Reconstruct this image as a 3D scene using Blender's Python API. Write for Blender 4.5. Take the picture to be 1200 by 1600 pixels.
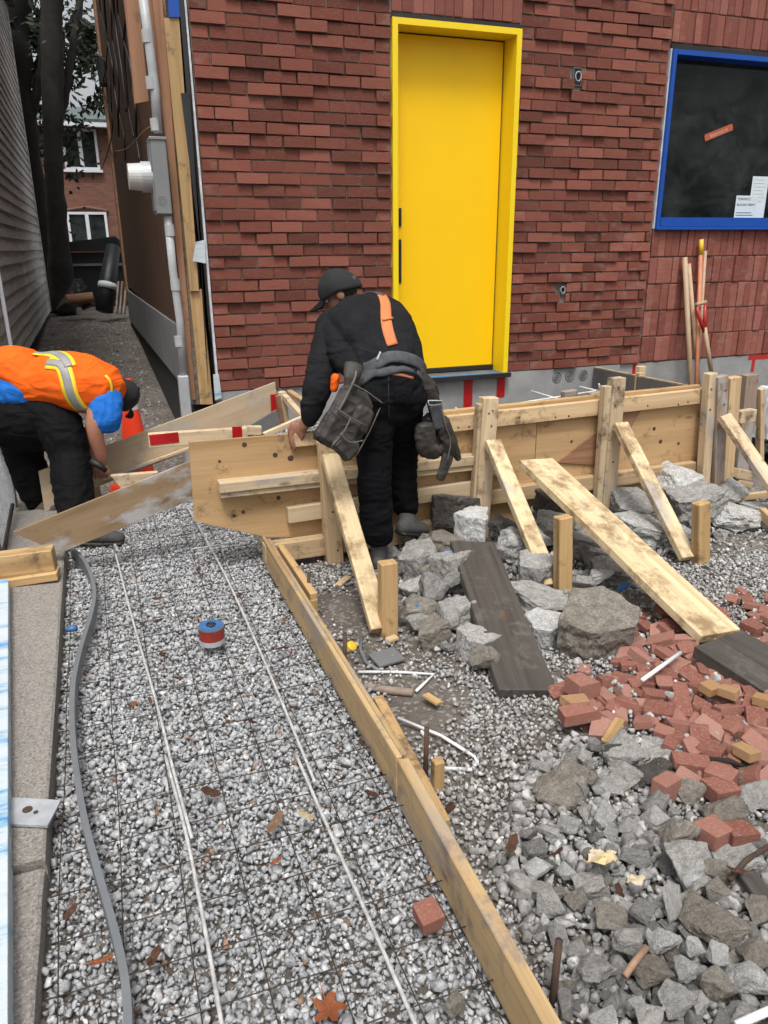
import bpy, bmesh, math, random
import numpy as np
from mathutils import Vector, Matrix, noise, Quaternion
random.seed(7); rng = np.random.default_rng(7)
sc = bpy.context.scene
for o in list(bpy.data.objects): bpy.data.objects.remove(o)
COL = sc.collection

# ------------------------------------------------------------------ camera, light, exposure
CAMROT = Matrix(((0.939, 0.120, -0.323), (-0.345, 0.305, -0.888), (-0.008, 0.945, 0.328)))
H = 1.6
_x = Vector((CAMROT[0][0], CAMROT[1][0], CAMROT[2][0])).normalized()
_z = Vector((CAMROT[0][2], CAMROT[1][2], CAMROT[2][2])); _z = (_z - _x * _z.dot(_x)).normalized(); _y = _z.cross(_x)
RW = Matrix((_x, _y, _z)).transposed()
CAMP = Vector((0, 0, H))
cd = bpy.data.cameras.new('camera'); cam = bpy.data.objects.new('camera', cd); COL.objects.link(cam)
cam.matrix_world = Matrix.Translation(CAMP) @ RW.to_4x4()
cd.sensor_fit = 'VERTICAL'; cd.sensor_height = 24; cd.lens = 18.0; cd.clip_start = 0.05; cd.clip_end = 500
sc.camera = cam
w = bpy.data.worlds.new('World'); sc.world = w; w.use_nodes = True
nt = w.node_tree; bg = nt.nodes['Background']
sky = nt.nodes.new('ShaderNodeTexSky'); sky.sky_type = 'NISHITA'; sky.sun_disc = False
SUN_EL, SUN_AZ = math.radians(64), math.radians(200)      # azimuth from +Y towards +X
sky.sun_elevation = SUN_EL; sky.sun_rotation = SUN_AZ; sky.dust_density = 6; sky.air_density = 1.0; sky.ozone_density = 1
hs = nt.nodes.new('ShaderNodeHueSaturation'); hs.inputs['Saturation'].default_value = 0.22
nt.links.new(sky.outputs[0], hs.inputs['Color']); nt.links.new(hs.outputs[0], bg.inputs['Color'])
bg.inputs['Strength'].default_value = 0.12
sl = bpy.data.lights.new('sun', 'SUN'); sun = bpy.data.objects.new('sun', sl); COL.objects.link(sun)
sl.energy = 1.5; sl.angle = math.radians(14); sl.color = (1, 0.975, 0.94)
sd = Vector((math.sin(SUN_AZ) * math.cos(SUN_EL), math.cos(SUN_AZ) * math.cos(SUN_EL), math.sin(SUN_EL)))
sun.rotation_euler = sd.to_track_quat('Z', 'Y').to_euler()
sc.render.engine = 'CYCLES'
sc.view_settings.view_transform = 'Standard'; sc.view_settings.look = 'None'
sc.view_settings.exposure = 0.6; sc.view_settings.gamma = 1.0; sc.view_settings.use_curve_mapping = False

# ------------------------------------------------------------------ helpers
def P(u, v, x=None, y=None, z=None):
    """point of the place measured off the photograph, on the plane x=, y= or z="""
    d = RW @ Vector(((u - 600) / 1200, -(v - 800) / 1200, -1))
    if z is not None: t = (z - H) / d.z
    elif y is not None: t = y / d.y
    else: t = x / d.x
    return CAMP + d * t
def depth_of(p): return -(RW.transposed() @ (Vector(p) - CAMP)).z
def mpp(p): return depth_of(p) / 1200.0          # metres per photo pixel there

def link(name, me, parent=None, mats=()):
    o = bpy.data.objects.new(name, me); COL.objects.link(o)
    for m in mats:
        if m: me.materials.append(m)
    if parent: o.parent = parent
    return o
def tag(o, label=None, cat=None, group=None, kind=None):
    if label: o['label'] = label
    if cat: o['category'] = cat
    if group: o['group'] = group
    if kind: o['kind'] = kind
    return o
def thing(name, loc, label, cat, group=None, rz=0):
    o = bpy.data.objects.new(name, None); COL.objects.link(o); o.location = loc; o.rotation_euler = (0, 0, rz)
    o.empty_display_size = .1
    return tag(o, label, cat, group)
def adopt(child, parent):                       # child is placed in world space; keep it there under its parent
    if parent is None: return child
    child.parent = parent
    def world(o):
        b = Matrix.LocRotScale(o.location, o.rotation_euler, o.scale)
        return b if o.parent is None else world(o.parent) @ o.matrix_parent_inverse @ b
    m = world(parent)
    child.matrix_parent_inverse = m.inverted()
    return child
def mesh_from(verts, faces, name='mesh', smooth=False):
    me = bpy.data.meshes.new(name); me.from_pydata([tuple(v) for v in verts], [], faces); me.update()
    if smooth:
        for p in me.polygons: p.use_smooth = True
    return me
def bm_mesh(bm, name='mesh', smooth=False):
    bmesh.ops.recalc_face_normals(bm, faces=bm.faces)
    me = bpy.data.meshes.new(name); bm.to_mesh(me); bm.free()
    if smooth:
        for p in me.polygons: p.use_smooth = True
    return me
def bm_box(bm, c, s, rot=None):
    m = Matrix.Translation(c)
    if rot: m = m @ rot.to_4x4()
    m = m @ Matrix.Diagonal((s[0], s[1], s[2], 1))
    return bmesh.ops.create_cube(bm, size=1, matrix=m)['verts']
def box(name, lo, hi, mat, parent=None, bevel=0.0):
    lo = Vector(lo); hi = Vector(hi); c = (lo + hi) / 2
    bm = bmesh.new(); bm_box(bm, (0, 0, 0), hi - lo)
    if bevel: bmesh.ops.bevel(bm, geom=bm.edges[:], offset=bevel, segments=1, affect='EDGES')
    o = link(name, bm_mesh(bm), None, (mat,)); o.location = c
    return adopt(o, parent)
def basis(p0, p1, up):
    X = (Vector(p1) - Vector(p0)).normalized(); Z = Vector(up)
    Z = (Z - X * Z.dot(X)).normalized(); Y = Z.cross(X)
    return Matrix((X, Y, Z)).transposed()
def wood(name, p0, p1, wid, thk, mat, parent=None, up=(0, 0, 1), bevel=0.003, warp=0.002, seg=6):
    """board from p0 to p1 (centre line); wid measured along 'up', thk across"""
    p0 = Vector(p0); p1 = Vector(p1); L = (p1 - p0).length; R = basis(p0, p1, up)
    bm = bmesh.new(); bm_box(bm, (0, 0, 0), (L, thk, wid))
    if bevel: bmesh.ops.bevel(bm, geom=[e for e in bm.edges], offset=bevel, segments=1, affect='EDGES')
    long_e = [e for e in bm.edges if abs(e.verts[0].co.x - e.verts[1].co.x) > L * .8]
    bmesh.ops.subdivide_edges(bm, edges=long_e, cuts=seg, use_grid_fill=False)
    s = random.random() * 50
    for v in bm.verts:
        n = noise.noise_vector(Vector((v.co.x * 1.3 + s, v.co.y, v.co.z)))
        m = noise.noise_vector(Vector((v.co.x * 30 + s, v.co.y * 30, v.co.z * 30)))
        v.co.y += n.y * warp * 1.5 + m.y * .0008; v.co.z += n.z * warp * 1.5 + m.z * .0008; v.co.x += m.x * .0012
    o = link(name, bm_mesh(bm), None, (mat,))
    o.matrix_world = Matrix.Translation((p0 + p1) / 2) @ R.to_4x4()
    return adopt(o, parent)
def prism(name, pts, direction, thk, mat, parent=None, xdir=None):
    """flat sheet with outline pts (world, planar) and thickness along direction"""
    pts = [Vector(p) for p in pts]; d = Vector(direction).normalized() * thk
    c = sum(pts, Vector()) / len(pts)
    X = Vector(xdir).normalized() if xdir else (pts[1] - pts[0]).normalized()
    Yd = d.normalized(); X = (X - Yd * X.dot(Yd)).normalized(); Z = X.cross(Yd)
    R = Matrix((X, Yd, Z)).transposed(); Ri = R.transposed()
    n = len(pts); V = [Ri @ (p - c) for p in pts] + [Ri @ (p - c + d) for p in pts]
    F = [list(range(n)), list(range(2 * n - 1, n - 1, -1))] + [[i, i + n, (i + 1) % n + n, (i + 1) % n] for i in range(n)]
    bm = bmesh.new(); vs = [bm.verts.new(v) for v in V]
    for f in F: bm.faces.new([vs[i] for i in f])
    bmesh.ops.recalc_face_normals(bm, faces=bm.faces)
    bmesh.ops.bevel(bm, geom=bm.edges[:], offset=min(.0015, thk * .2), segments=1, affect='EDGES')
    o = link(name, bm_mesh(bm), None, (mat,)); o.matrix_world = Matrix.Translation(c) @ R.to_4x4()
    return adopt(o, parent)
def tube_bm(bm, pts, r, n=8, closed=False, radii=None, flat=None):
    pts = [Vector(p) for p in pts]; rings = []
    ref = Vector((0, 0, 1))
    T0 = (pts[1] - pts[0]).normalized()
    if abs(T0.dot(ref)) > .9: ref = Vector((1, 0, 0))
    A = (ref - T0 * ref.dot(T0)).normalized()
    for i, p in enumerate(pts):
        T = (pts[min(i + 1, len(pts) - 1)] - pts[max(i - 1, 0)]).normalized()
        A = (A - T * A.dot(T)).normalized(); B = T.cross(A)
        rr = radii[i] if radii else r
        fa, fb = flat if flat else (1, 1)
        rings.append([bm.verts.new(p + A * math.cos(t) * rr * fa + B * math.sin(t) * rr * fb) for t in [2 * math.pi * k / n for k in range(n)]])
    for a, b in zip(rings, rings[1:]):
        for k in range(n): bm.faces.new((a[k], a[(k + 1) % n], b[(k + 1) % n], b[k]))
    bm.faces.new(rings[0][::-1]); bm.faces.new(rings[-1])
def tube(name, pts, r, mat, parent=None, n=8, radii=None, flat=None, smooth=True, rough=0):
    base = Vector(pts[0]); bm = bmesh.new(); tube_bm(bm, [Vector(p) - base for p in pts], r, n, radii=radii, flat=flat)
    if rough:
        for v in bm.verts: v.co += noise.noise_vector(v.co * 60) * rough
    o = link(name, bm_mesh(bm, smooth=smooth), None, (mat,)); o.location = base
    return adopt(o, parent)
def smooth_path(pts, k=6):
    pts = [Vector(p) for p in pts]; out = []
    for i in range(len(pts) - 1):
        a = pts[max(i - 1, 0)]; b = pts[i]; c = pts[i + 1]; d = pts[min(i + 2, len(pts) - 1)]
        for j in range(k):
            t = j / k
            out.append(.5 * ((2 * b) + (c - a) * t + (2 * a - 5 * b + 4 * c - d) * t * t + (3 * b - a - 3 * c + d) * t ** 3))
    out.append(pts[-1]); return out
def cyl(name, p0, p1, r, mat, parent=None, n=20, r1=None):
    return tube(name, [p0, p1], r, mat, parent, n=n, radii=[r, r if r1 is None else r1], smooth=False)

# ------------------------------------------------------------------ materials
def newmat(name):
    m = bpy.data.materials.new(name); m.use_nodes = True; t = m.node_tree
    return m, t, t.nodes['Principled BSDF']
def N(t, typ, **kw):
    n = t.nodes.new(typ)
    for k, v in kw.items():
        if k in n.inputs.keys(): n.inputs[k].default_value = v
        else: setattr(n, k, v)
    return n
def ramp(t, fac, stops, interp='LINEAR'):
    r = t.nodes.new('ShaderNodeValToRGB'); r.color_ramp.interpolation = interp
    e = r.color_ramp.elements
    while len(e) > 2: e.remove(e[-1])
    for i, (p, c) in enumerate(stops):
        q = e[i] if i < 2 else e.new(p)
        q.position = p; q.color = (*c, 1) if len(c) == 3 else c
    t.links.new(fac, r.inputs[0]); return r.outputs[0]
def math_n(t, op, a, b=0.0):
    m = t.nodes.new('ShaderNodeMath'); m.operation = op
    for i, q in enumerate((a, b)):
        if isinstance(q, (int, float)): m.inputs[i].default_value = q
        else: t.links.new(q, m.inputs[i])
    return m.outputs[0]
def mixc(t, fac, a, b, mode='MIX'):
    m = t.nodes.new('ShaderNodeMix'); m.data_type = 'RGBA'; m.blend_type = mode
    if isinstance(fac, (int, float)): m.inputs[0].default_value = fac
    else: t.links.new(fac, m.inputs[0])
    for i, q in ((6, a), (7, b)):
        if isinstance(q, tuple): m.inputs[i].default_value = (*q, 1) if len(q) == 3 else q
        else: t.links.new(q, m.inputs[i])
    return m.outputs[2]
def coords(t, scale=(1, 1, 1), rnd=10.0, world=False):
    tc = t.nodes.new('ShaderNodeTexCoord'); mp = t.nodes.new('ShaderNodeMapping'); mp.inputs['Scale'].default_value = scale
    if world:
        g = t.nodes.new('ShaderNodeNewGeometry'); t.links.new(g.outputs['Position'], mp.inputs[0])
    else: t.links.new(tc.outputs['Object'], mp.inputs[0])
    if rnd and not world:
        oi = t.nodes.new('ShaderNodeObjectInfo'); s = math_n(t, 'MULTIPLY', oi.outputs['Random'], rnd)
        cx = t.nodes.new('ShaderNodeCombineXYZ')
        for i in range(3): t.links.new(s, cx.inputs[i])
        t.links.new(cx.outputs[0], mp.inputs['Location'])
    return mp.outputs[0]
def ntex(t, vec, scale, detail=4, rough=.55, dist=0.0):
    n = N(t, 'ShaderNodeTexNoise', Scale=scale, Detail=detail, Roughness=rough, Distortion=dist); t.links.new(vec, n.inputs['Vector']); return n.outputs['Fac']
def bump(t, bs, h, strength=.3, dist=.01):
    b = N(t, 'ShaderNodeBump', Strength=strength, Distance=dist); t.links.new(h, b.inputs['Height']); t.links.new(b.outputs[0], bs.inputs['Normal'])
def vary(t, col, amt=.25, sat=0.0):
    oi = t.nodes.new('ShaderNodeObjectInfo'); h = t.nodes.new('ShaderNodeHueSaturation')
    v = t.nodes.new('ShaderNodeMapRange'); v.inputs[3].default_value = 1 - amt; v.inputs[4].default_value = 1 + amt
    t.links.new(oi.outputs['Random'], v.inputs[0]); t.links.new(v.outputs[0], h.inputs['Value']); t.links.new(col, h.inputs['Color']); return h.outputs[0]
def simple(name, c, rough=.6, c2=None, scale=8, metal=0.0, bumps=0.0, bscale=60, amt=0.0, spec=.5, detail=5, world=False, bdist=.004):
    m, t, b = newmat(name); v = coords(t, world=world)
    c2 = c2 or tuple(x * .75 for x in c)
    f = ntex(t, v, scale, detail, .65)
    col = ramp(t, f, [(.32, c2), (.68, c)])
    if amt: col = vary(t, col, amt)
    t.links.new(col, b.inputs['Base Color']); b.inputs['Roughness'].default_value = rough; b.inputs['Metallic'].default_value = metal
    b.inputs['Specular IOR Level'].default_value = spec
    if bumps: bump(t, b, ntex(t, v, bscale, 6, .7), bumps, bdist)
    return m
def woodmat(name, light, dark, knots=.6, dirt=0.0, dirtc=(.12, .08, .05), grain=14, rough=.7, amt=.12, grey=0.0, greyc=(.33, .31, .29)):
    m, t, b = newmat(name)
    v1 = coords(t, (.55, grain, grain)); v2 = coords(t, (2.5, 90, 90)); v3 = coords(t)
    g1 = ntex(t, v1, 1.2, 3, .5, 1.4); g2 = ntex(t, v2, 1.0, 3, .6)
    f = math_n(t, 'ADD', math_n(t, 'MULTIPLY', g1, .75), math_n(t, 'MULTIPLY', g2, .3))
    col = ramp(t, f, [(.32, dark), (.48, tuple((a * .6 + c * .4) for a, c in zip(light, dark))), (.62, light)])
    if knots:
        vk = coords(t, (3.2, 9, 9)); vo = N(t, 'ShaderNodeTexVoronoi', Scale=1.0, Randomness=1.0); t.links.new(vk, vo.inputs['Vector'])
        vo2 = ramp(t, vo.outputs['Distance'], [(.045, (1, 1, 1)), (.14, (0, 0, 0))])
        ck = N(t, 'ShaderNodeSeparateColor'); t.links.new(vo.outputs['Color'], ck.inputs[0])
        on = math_n(t, 'LESS_THAN', ck.outputs[0], knots)
        col = mixc(t, math_n(t, 'MULTIPLY', vo2, on), col, (.10, .05, .025))
    if grey:
        gf = ramp(t, ntex(t, coords(t, (1.2, 3, 3)), 2.2, 5, .6), [(.62 - grey * .3, (0, 0, 0)), (.72 - grey * .3, (.85, .85, .85))])
        col = mixc(t, gf, col, greyc)
    if dirt:
        df = ramp(t, ntex(t, v3, 7, 8, .72), [(.60 - dirt * .15, (0, 0, 0)), (.72 - dirt * .12, (.9, .9, .9))])
        col = mixc(t, df, col, dirtc)
    # small nail heads / specks
    vs = N(t, 'ShaderNodeTexVoronoi', Scale=9.0); t.links.new(v3, vs.inputs['Vector'])
    sp = ramp(t, vs.outputs['Distance'], [(.02, (.8, .8, .8)), (.035, (0, 0, 0))])
    col = mixc(t, sp, col, (.05, .035, .03))
    col = vary(t, col, amt)
    t.links.new(col, b.inputs['Base Color']); b.inputs['Roughness'].default_value = rough; b.inputs['Specular IOR Level'].default_value = .3
    bump(t, b, math_n(t, 'ADD', g2, math_n(t, 'MULTIPLY', ntex(t, v3, 120, 4), .6)), .35, .0025)
    return m
M = {}
M['pine'] = woodmat('fresh pine', (.53, .385, .225), (.33, .215, .11), .45, .35)
M['pinepale'] = woodmat('pale pine', (.58, .455, .30), (.40, .29, .17), .45, .4, grey=.2)
M['pinedirty'] = woodmat('muddy pine', (.62, .50, .31), (.43, .31, .16), .3, .8, (.22, .14, .07), grey=.1)
M['pineorange'] = woodmat('wet orange pine', (.46, .305, .145), (.27, .16, .065), .5, .35, rough=.5)
M['ply'] = woodmat('plywood', (.46, .30, .15), (.31, .185, .08), .33, .3, grain=5, amt=.05)
M['plydirty'] = woodmat('dirty plywood', (.46, .35, .23), (.30, .215, .13), .3, .35, (.30, .26, .22), grain=5, grey=.3, greyc=(.36, .33, .28), amt=.04)
M['plygrey'] = woodmat('cement stained plywood', (.27, .185, .105), (.16, .105, .055), .2, .35, (.16, .12, .08), grain=5, grey=.30, greyc=(.36, .36, .355), amt=.04)
M['formboard'] = woodmat('form board', (.47, .33, .17), (.27, .17, .08), .4, .55, (.19, .15, .13), rough=.6, grain=12, amt=.05, grey=.3, greyc=(.30, .25, .20))
M['darkwood'] = woodmat('wet dark board', (.072, .064, .056), (.035, .031, .027), .25, .4, (.13, .12, .105), rough=.5)
M['greywood'] = woodmat('weathered grey timber', (.30, .23, .18), (.17, .12, .09), .4, .3, grey=.4)
M['siding'] = woodmat('weathered siding', (.72, .71, .68), (.46, .45, .43), .05, .15, (.04, .04, .035), amt=.15)
M['brownply'] = woodmat('brown sheathing', (.085, .042, .022), (.050, .026, .014), .1, .2, (.03, .018, .01), grain=3, amt=.05)
M['brownboard'] = woodmat('brown boards', (.33, .175, .10), (.20, .10, .055), .2, .2, grain=10)
def brickmat(name, a, b_, c, smear=.5):
    m, t, bs = newmat(name); v = coords(t, (1, 1, 1)); oi = t.nodes.new('ShaderNodeObjectInfo')
    at = t.nodes.new('ShaderNodeAttribute'); at.attribute_name = 'tint'
    r = math_n(t, 'FRACT', math_n(t, 'ADD', oi.outputs['Random'], at.outputs['Fac']))
    base = ramp(t, r, [(0, a), (.5, b_), (1, c)])
    vs = coords(t, (12, 12, 90)); fine = ntex(t, vs, 1, 5, .65)
    col = mixc(t, .55, base, mixc(t, fine, (.25, .25, .25), (.95, .95, .95)), 'OVERLAY')
    sm = ramp(t, ntex(t, coords(t, (9, 9, 14), world=False, rnd=30), 1, 7, .75), [(.50, (0, 0, 0)), (.72, (smear,) * 3)])
    col = mixc(t, sm, col, (.30, .235, .20))
    t.links.new(col, bs.inputs['Base Color']); bs.inputs['Roughness'].default_value = .85; bs.inputs['Specular IOR Level'].default_value = .25
    bump(t, bs, math_n(t, 'ADD', ntex(t, coords(t, (1, 1, 1)), 60, 6, .75), ntex(t, coords(t, (1, 1, 1)), 8, 4, .6)), .6, .004)
    return m
M['brick'] = brickmat('red brick', (.100, .031, .021), (.160, .048, .032), (.225, .076, .053), .38)
M['bricksoldier'] = brickmat('soldier brick', (.15, .047, .034), (.195, .064, .047), (.245, .092, .070), .4)
M['brickrub'] = brickmat('broken brick', (.17, .060, .042), (.235, .092, .066), (.30, .155, .120), 1.0)
M['bricktan'] = brickmat('tan brick', (.30, .17, .075), (.33, .20, .10), (.30, .16, .09), .6)
M['mortar'] = simple('mortar', (.21, .175, .145), .9, (.10, .082, .07), 14, bumps=.6, bscale=90)
M['concrete'] = simple('foundation concrete', (.30, .30, .295), .85, (.20, .20, .195), 4, bumps=.35, bscale=40)
M['parging'] = simple('grey parging', (.16, .16, .16), .9, (.11, .11, .11), 3, bumps=.3, bscale=30)
M['blackfound'] = simple('dark foundation', (.022, .020, .018), .9, (.010, .010, .009), 5, bumps=.5)
def aggregate(name, a, b_, spk):
    m, t, bs = newmat(name); v = coords(t, world=True)
    c = ramp(t, ntex(t, v, 3, 6, .7), [(.3, b_), (.7, a)])
    vo = N(t, 'ShaderNodeTexVoronoi', Scale=170.0); t.links.new(v, vo.inputs['Vector'])
    sep = N(t, 'ShaderNodeSeparateColor'); t.links.new(vo.outputs['Color'], sep.inputs[0])
    c = mixc(t, math_n(t, 'MULTIPLY', math_n(t, 'GREATER_THAN', sep.outputs[0], .72), .7), c, spk)
    c = mixc(t, math_n(t, 'MULTIPLY', math_n(t, 'LESS_THAN', sep.outputs[1], .18), .6), c, (.09, .08, .07))
    t.links.new(c, bs.inputs['Base Color']); bs.inputs['Roughness'].default_value = .85
    bump(t, bs, vo.outputs['Distance'], .5, .003); return m
M['curb'] = aggregate('aggregate concrete', (.235, .215, .19), (.18, .165, .145), (.30, .28, .26))
def stonemat(name, stops, sp=.35, attr=True, light=(.55, .55, .54)):
    m, t, bs = newmat(name); v = coords(t, world=attr)
    if attr:
        at = t.nodes.new('ShaderNodeAttribute'); at.attribute_name = 'tint'; f = at.outputs['Fac']
    else:
        oi = t.nodes.new('ShaderNodeObjectInfo'); f = oi.outputs['Random']
    base = ramp(t, f, stops)
    n1 = ntex(t, v, 45 if attr else 22, 7, .75); n2 = ntex(t, v, 9, 5, .6)
    col = mixc(t, .85, base, ramp(t, n1, [(.3, (.12,) * 3), (.7, (.88,) * 3)]), 'OVERLAY')
    if not attr: col = mixc(t, .5, col, ramp(t, ntex(t, v, 4, 6, .7), [(.35, (.22, .20, .17)), (.65, (.75, .75, .75))]), 'OVERLAY')
    if sp:
        col = mixc(t, ramp(t, n2, [(.5, (0, 0, 0)), (.68, (sp,) * 3)]), col, light)
    t.links.new(col, bs.inputs['Base Color']); bs.inputs['Roughness'].default_value = .88; bs.inputs['Specular IOR Level'].default_value = .2
    bump(t, bs, ntex(t, v, 130 if attr else 14, 9, .78), .6 if attr else .9, .004 if attr else .010); return m
M['gravel'] = stonemat('crushed limestone', [(0, (.235, .24, .247)), (.25, (.30, .305, .315)), (.6, (.37, .376, .384)), (.85, (.445, .448, .45)), (.96, (.54, .535, .52)), (1, (.24, .15, .10))], .2)
M['gravelmix'] = stonemat('mixed gravel', [(0, (.15, .146, .14)), (.3, (.25, .243, .235)), (.6, (.35, .342, .33)), (.85, (.44, .43, .415)), (.93, (.52, .50, .47)), (1, (.26, .17, .11))], .2)
M['rock'] = stonemat('broken concrete', [(0, (.16, .157, .15)), (.4, (.25, .246, .236)), (.75, (.32, .315, .30)), (1, (.40, .39, .375))], .5, False, (.42, .41, .39))
M['rocklight'] = stonemat('pale concrete', [(0, (.34, .34, .33)), (1, (.46, .46, .45))], .5, False, (.66, .66, .65))
M['rockwhite'] = stonemat('white stone', [(0, (.46, .46, .45)), (1, (.54, .54, .53))], .4, False, (.62, .62, .61))
M['rockdark'] = stonemat('dark stone', [(0, (.065, .06, .055)), (1, (.11, .10, .09))], .3, False, (.2, .19, .17))
M['rockbrown'] = stonemat('brownish concrete', [(0, (.185, .165, .14)), (1, (.245, .225, .195))], .3, False, (.28, .25, .21))
def groundmat():
    m, t, bs = newmat('packed soil'); v = coords(t, world=True)
    c = ramp(t, ntex(t, v, 2.2, 8, .7), [(.3, (.060, .050, .042)), (.5, (.115, .098, .082)), (.72, (.19, .17, .15))])
    vo = N(t, 'ShaderNodeTexVoronoi', Scale=75.0); t.links.new(v, vo.inputs['Vector'])
    sep = N(t, 'ShaderNodeSeparateColor'); t.links.new(vo.outputs['Color'], sep.inputs[0])
    c = mixc(t, math_n(t, 'MULTIPLY', math_n(t, 'GREATER_THAN', sep.outputs[0], .8), .6), c, (.30, .28, .26))
    t.links.new(c, bs.inputs['Base Color']); bs.inputs['Roughness'].default_value = .9; bs.inputs['Specular IOR Level'].default_value = .25
    bump(t, bs, math_n(t, 'ADD', ntex(t, v, 40, 8, .75), math_n(t, 'MULTIPLY', vo.outputs['Distance'], -.5)), .9, .012); return m
M['soil'] = groundmat()
M['yellow'] = simple('yellow enamel', (.86, .53, .001), .5, (.83, .505, .001), 1.5, bumps=.03, bscale=200, spec=.35)
M['yellowframe'] = simple('lemon yellow enamel', (.82, .60, .008), .40, (.79, .57, .008), 1.5)
M['blue'] = simple('blue enamel', (.002, .062, .34), .4, (.002, .055, .30), 3)
M['black'] = simple('black rubber', (.012, .012, .013), .6)
M['blackmetal'] = simple('black flashing', (.02, .021, .023), .45, (.012, .012, .013), 6)
M['greysill'] = simple('grey sill', (.14, .14, .14), .6, (.06, .06, .065), 9)
M['bluetape'] = simple('blue tape', (.03, .17, .42), .5, (.025, .13, .33), 12)
M['redtape'] = simple('red tape', (.42, .008, .012), .35, (.30, .006, .008), 12, bumps=.15)
M['redspray'] = simple('red spray paint', (.42, .015, .012), .7, (.32, .012, .01), 12)
M['whitemem'] = simple('white membrane', (.62, .64, .66), .5, (.35, .37, .40), 14)
M['greybox'] = simple('painted steel', (.21, .215, .22), .45, (.18, .185, .19), 5, metal=.2)
M['pvc'] = simple('grey conduit', (.40, .41, .42), .45, (.30, .31, .32), 9)
M['pvcdark'] = simple('grey strip', (.145, .155, .165), .5, (.12, .128, .135), 9, bumps=.1)
M['meter'] = simple('meter shell', (.50, .50, .48), .35, (.42, .42, .41), 9)
M['galv'] = simple('galvanised steel', (.46, .48, .50), .45, (.33, .345, .36), 20, metal=.25)
M['rebarw'] = simple('white fibreglass rod', (.55, .55, .54), .55, (.27, .265, .255), 30, bumps=.3, bscale=90)
M['wire'] = simple('black wire', (.04, .036, .032), .6, (.07, .045, .03), 30, metal=.4)
M['rust'] = simple('rusty steel', (.035, .026, .022), .8, (.08, .04, .02), 30, bumps=.4)
M['whiteplas'] = simple('white plastic', (.72, .73, .74), .4, (.60, .60, .60), 10)
M['shirt'] = simple('black cotton', (.020, .021, .023), .9, (.012, .013, .014), 9, bumps=.4, bscale=220, spec=.2)
M['jeans'] = simple('black denim', (.011, .012, .014), .88, (.006, .007, .008), 6, bumps=.4, bscale=260, spec=.2)
M['pants'] = simple('black work trousers', (.007, .007, .0075), .7, (.004, .004, .004), 5, bumps=.4, bscale=160, spec=.2)
M['leather'] = simple('worn leather', (.062, .055, .048), .6, (.022, .020, .018), 11, bumps=.5, bscale=70)
M['leatherlight'] = simple('leather trim', (.14, .125, .11), .7, (.07, .062, .055), 20, bumps=.3)
M['webbing'] = simple('grey webbing', (.075, .08, .088), .8, (.04, .043, .048), 30, bumps=.4, bscale=200)
M['orangestrap'] = simple('orange strap', (.62, .20, .065), .75, (.48, .15, .05), 12, bumps=.4, bscale=200)
M['orange'] = simple('orange vest cloth', (.80, .125, .008), .75, (.70, .10, .006), 9, bumps=.25, bscale=160)
M['lime'] = simple('yellow vest band', (.80, .62, .03), .6, (.72, .52, .02), 9)
M['silver'] = simple('grey reflective band', (.30, .29, .28), .5, (.22, .21, .21), 15)
M['bluecloth'] = simple('blue T shirt', (.02, .17, .60), .85, (.016, .135, .48), 7, bumps=.25, bscale=180)
M['boot'] = simple('grey boots', (.075, .073, .072), .85, (.04, .039, .038), 14, bumps=.4)
M['bootbrown'] = simple('muddy brown boots', (.12, .085, .06), .85, (.07, .05, .038), 14, bumps=.4)
M['cap'] = simple('black cap cloth', (.012, .012, .014), .85, (.008, .008, .009), 9, bumps=.3, bscale=160)
M['hair'] = simple('dark hair', (.012, .009, .007), .7, bumps=.5)
def clothmat(name, c, c2, rough=.9, spec=.2, fold=.9):
    m, t, b = newmat(name); v = coords(t); f = ntex(t, v, 7, 6, .65)
    col = ramp(t, f, [(.32, c2), (.68, c)]); dust = ramp(t, ntex(t, v, 16, 8, .75), [(.60, (0, 0, 0)), (.8, (.35, .35, .35))])
    col = mixc(t, dust, col, tuple(x * 1.4 + .004 for x in c)); t.links.new(col, b.inputs['Base Color']); b.inputs['Roughness'].default_value = rough; b.inputs['Specular IOR Level'].default_value = spec
    w1 = ntex(t, coords(t, (1, .8, 2.0)), 5.5, 1.5, .4, 1.2); w2 = ntex(t, coords(t, (1.6, 1.2, 1)), 10, 1.5, .4, .8)
    r1 = math_n(t, 'ABSOLUTE', math_n(t, 'SUBTRACT', w1, .5)); h = math_n(t, 'ADD', math_n(t, 'MULTIPLY', r1, -1.6), math_n(t, 'ADD', math_n(t, 'MULTIPLY', w2, .5), math_n(t, 'MULTIPLY', ntex(t, v, 300, 2), .06)))
    bump(t, b, h, fold * .6, .03); return m
M['shirt'] = clothmat('black cotton', (.015, .016, .018), (.009, .0095, .0105), spec=.15); M['jeans'] = clothmat('black denim', (.006, .0065, .008), (.0035, .004, .005), spec=.12)
M['pants'] = clothmat('black work trousers', (.005, .005, .0055), (.003, .003, .003), .8, .12); M['orange'] = clothmat('orange vest cloth', (.80, .125, .008), (.70, .10, .006), .75, .2, .7)
M['orange'].node_tree.nodes['Principled BSDF'].inputs['Roughness'].default_value = .8
M['bluecloth'] = clothmat('blue T shirt', (.02, .17, .60), (.014, .12, .44), .85, .2, .8); M['leather'] = clothmat('worn leather', (.055, .048, .042), (.018, .016, .014), .6, .35, .7)
def skinmat(n, c):
    m = simple(n, c, .5, tuple(x * .8 for x in c), 14, bumps=.15, bscale=120)
    m.node_tree.nodes['Principled BSDF'].inputs['Subsurface Weight'].default_value = .08; return m
M['skin'] = skinmat('tanned skin', (.28, .125, .08))
M['skin2'] = skinmat('forearm skin', (.38, .17, .105))
M['cone'] = simple('cone orange', (.78, .045, .008), .5, (.70, .038, .006), 7)
M['reflect'] = simple('cone collar', (.50, .50, .49), .45)
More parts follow.
